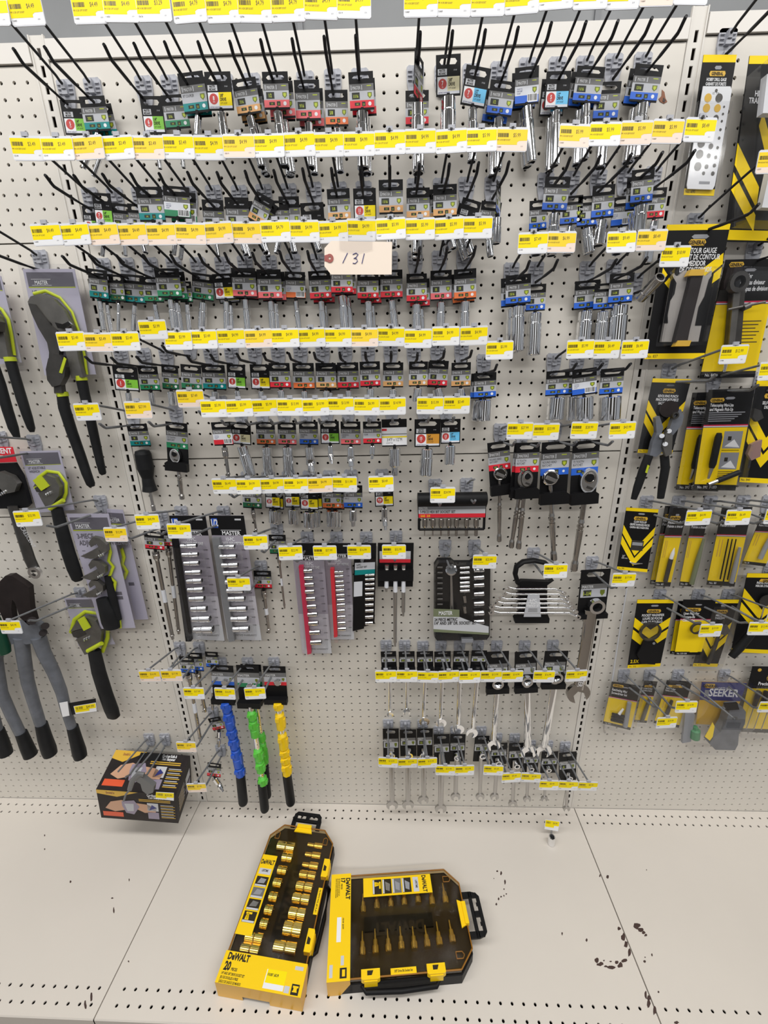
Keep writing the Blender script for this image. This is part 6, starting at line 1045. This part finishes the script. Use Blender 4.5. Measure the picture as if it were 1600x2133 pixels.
# case B lies turned: its sleeve faces left; x across runs away from the viewer's top to bottom edge
HB = 2.05; oB, aB, wB = frame_from((691, 1824), (680, 2050), HB); WB = wB-.12; LB = Local(oB-np.array([0, 0, HB]), aB)
SLB = yl(LB, 731, 2042, HB)[1]; LnB = yl(LB, 982, 1950, HB)[1]
bitsB = []
q4 = lambda x, y: (660+x/4, 1780+y/4)
for (x, y, ty) in [(385,850,640),(495,835,620),(603,820,620),(712,800,600),(820,795,600),(928,780,590),(1030,765,560),(1138,740,545)]: bitsB.append((q4(x, y), q4(x-5, ty)))
for (x, y, ty) in [(390,490,330),(505,460,300),(622,445,290),(735,430,275),(850,410,260),(968,425,240),(1080,412,240)]: bitsB.append((q4(x, y), q4(x-20, ty)))
lb = []
for a, b_ in bitsB:
    xa, ya = yl(LB, *a, HB*.76); xb, yb = yl(LB, *b_, HB*.76); lb.append((xa, ya, xb-xa, .27, 'h'))
yB = lambda x, y: yl(LB, *q4(x, y), HB)
b0 = yB(400, 640); b1 = yB(960, 440); n0 = yB(395, 370); n1 = yB(945, 150)
layB = dict(latch=[yB(455, 1010)[1], yB(1000, 940)[1]], strip=(yB(620, 950)[1], yB(835, 950)[1]), handle=(yB(380, 1080)[1], yB(1040, 1020)[1]), band=(b1[0]+.15, b0[0]-.2, b0[1], b1[1]), bt=False, bh=.95, bang=-90, bits=lb, insert=(n1[0]+.1, n0[0]-.15, n0[1], n1[1]), it=0, print=print17)

tool_case('wide socket case marked 17 pieces lying turned, right of the tall yellow case', LB, WB, LnB, SLB, HB, 'DeWALT', '17', '3/8" Drive Bit Socket Set', layB, None)
# boxed sharpener hanging on two hooks at the foot of the left bay, its front tipped up
def boxed():
    C3 = [at(291, 1551, 1.0), at(415, 1556, 1.0)]
    # front-top edge 198..363 px, about 6.5 in out; bottom edges below
    A, B_ = at(242, 1562, 1.3), at(396, 1574, 1.3)                        # top back edge
    D0 = at(200, 1644, 5.5); E0 = B_+(D0-A)                       # top front edge
    F_ = at(211, 1703, 5.2); G = E0+(F_-D0)                        # bottom front edge
    J = A+(F_-D0)
    t = Thing('sharpener_box', (A+B_)/2, 'black and yellow box of a cordless sharpener hanging on two hooks, lower left', 'box')
    m = t.part('carton'); K2 = B_+(G-E0)
    for q in ([D0, E0, B_, A], [F_, G, E0, D0], [G, K2, B_, E0], [A, J, F_, D0], [J, K2, G, F_], [A, B_, K2, J]): m.face(q, 'card')
    top = Card(A, B_, E0, D0); fr = Card(D0, E0, G, F_); sd = Card(E0, B_, K2, G)
    p = t.part('printed_face')
    for c in (top, fr):
        c.poly(p, [(0, 0), (.42, 0), (.16, .3), (0, .22)] if c is top else [(0, 0), (.52, 0), (.25, .2), (0, .12)], 'gyel2', .02); c.text(p, "Smith's", .17, .13 if c is top else .11, .07, 'rust', .7, 'c', .03, .03)
        c.poly(p, [(.08,.62),(.16,.38),(.3,.3),(.42,.38),(.40,.6),(.2,.72)], 'skin', .02); c.poly(p, [(.42,.36),(.62,.4),(.74,.5),(.72,.66),(.58,.7),(.46,.56)], 'skin', .02); c.poly(p, [(.3,.34),(.46,.28),(.52,.5),(.44,.78),(.34,.74),(.3,.5)], 'purp', .026); c.poly(p, [(.33,.42),(.45,.40),(.44,.66),(.36,.68)], 'grayl', .03)
        c.rect(p, .04, .74, .3, .9, 'orangep', .02); c.rect(p, .62, .34, .76, .62, 'lgray', .02); c.poly(p, [(.64,.6),(.68,.4),(.74,.5)], 'navy', .026); c.rect(p, .62, .66, .76, .9, 'purp', .02)
        c.text(p, 'Cordless Knife &', .74, .10, .075, 'white', .55, 'c', .03, .03); c.text(p, 'Tool Sharpener', .74, .18, .075, 'white', .55, 'c', .03, .03)
        for i in range(2): c.rect(p, .52, .22+.05*i, .92, .245+.05*i, 'gyel2', .02)
        for i in range(5): c.rect(p, .79, .38+.1*i, .95, .40+.1*i, 'lgray', .02); c.rect(p, .79, .42+.1*i, .97, .44+.1*i, 'gyel2', .02)
    for i in range(5): sd.rect(p, .12, .25+.11*i, .5+.05*(i % 2), .28+.11*i, 'lgray', .02); sd.rect(p, .12, .30+.11*i, .45, .32+.11*i, 'gyel2', .02)
    sd.rect(p, .6, .3, .9, .55, 'lgray', .02); sd.rect(p, .6, .62, .9, .85, 'purp', .02)
    w_ = t.part('hang_slot'); top.rect(w_, .34, .02, .72, .22, 'black', .03)
    t.done()
boxed()
t = Thing('security_clip', at(306, 1630, 6.2), 'grey plastic hook clip holding a price label over the sharpener box', 'clip'); m = t.part('clip_body'); px_tube(m, [(270, 1645), (276, 1626), (290, 1612), (300, 1614)], 6.4, [10, 12, 13, 12], 'grayh', 10, .6); plate_tool(m, [(290,1606),(300,1610),(326,1630),(324,1642),(312,1646),(302,1638),(298,1624),(288,1618)], 6.0, .5, 'grayh'); m2 = t.part('wire'); px_tube(m2, [(270,1645),(262,1655),(258,1668)], 6.4, 4, 'wireg', 8)
cs = pxcard([(325,1650),(362,1652),(362,1668),(324,1664)], 6.3); m3 = t.part('price_card'); cs.body(m3, 'white', .03); cs.rect(m3, 0, .02, 1, .62, 'yel', .01); cs.rect(m3, 0, .6, .6, .8, 'yel', .01); cs.text(m3, '$29.99', .7, .45, .26, 'brown', .7, 'c', .016); cs.barcode(m3, .08, .15, .42, .45, 'inkb', 9, .016); t.done()
# stray socket standing on the shelf with a clip label leaning on it
P0 = at_deck(1148, 1757); r = .42
t = Thing('stray_socket', P0, 'small chrome socket standing alone on the middle base shelf', 'socket'); m = t.part('socket_body'); lathe(m, P0+np.array([0, 0, .02]), P0+np.array([0, 0, 1.25]), [(0, r*.95), (.05, r), (.8, r), (1.15, r*.86), (1.2, r*.8), (1.201, r*.6), (1.0, r*.55)], 'chrome', 16, 'black'); t.done()
Q = at_deck(1152, 1752)+np.array([.05, .62, 0]); t = Thing('shelf_price_label', Q, 'yellow price label leaning behind the stray chrome socket on the shelf', 'label'); m = t.part('label_card')
c = Card(Q+np.array([-.85, .30, 2.35]), Q+np.array([.95, .3, 2.0]), Q+np.array([.72, .0, .75]), Q+np.array([-.95, .0, 1.15])); c.body(m, 'white', .04); c.rect(m, .02, .04, .98, .52, 'yel', .01); c.rect(m, .02, .5, .65, .72, 'yel', .01); c.barcode(m, .08, .16, .4, .36, 'inkb', 9, .016); c.text(m, '$4.99', .7, .36, .2, 'brown', .7, 'c', .016)
st = t.part('label_foot'); st.slab([Q+np.array([-.12, .05, .02]), Q+np.array([.12, .05, .02]), Q+np.array([.1, .12, 1.2]), Q+np.array([-.1, .12, 1.2])], (0, .06, 0), 'clearwhite'); t.done()
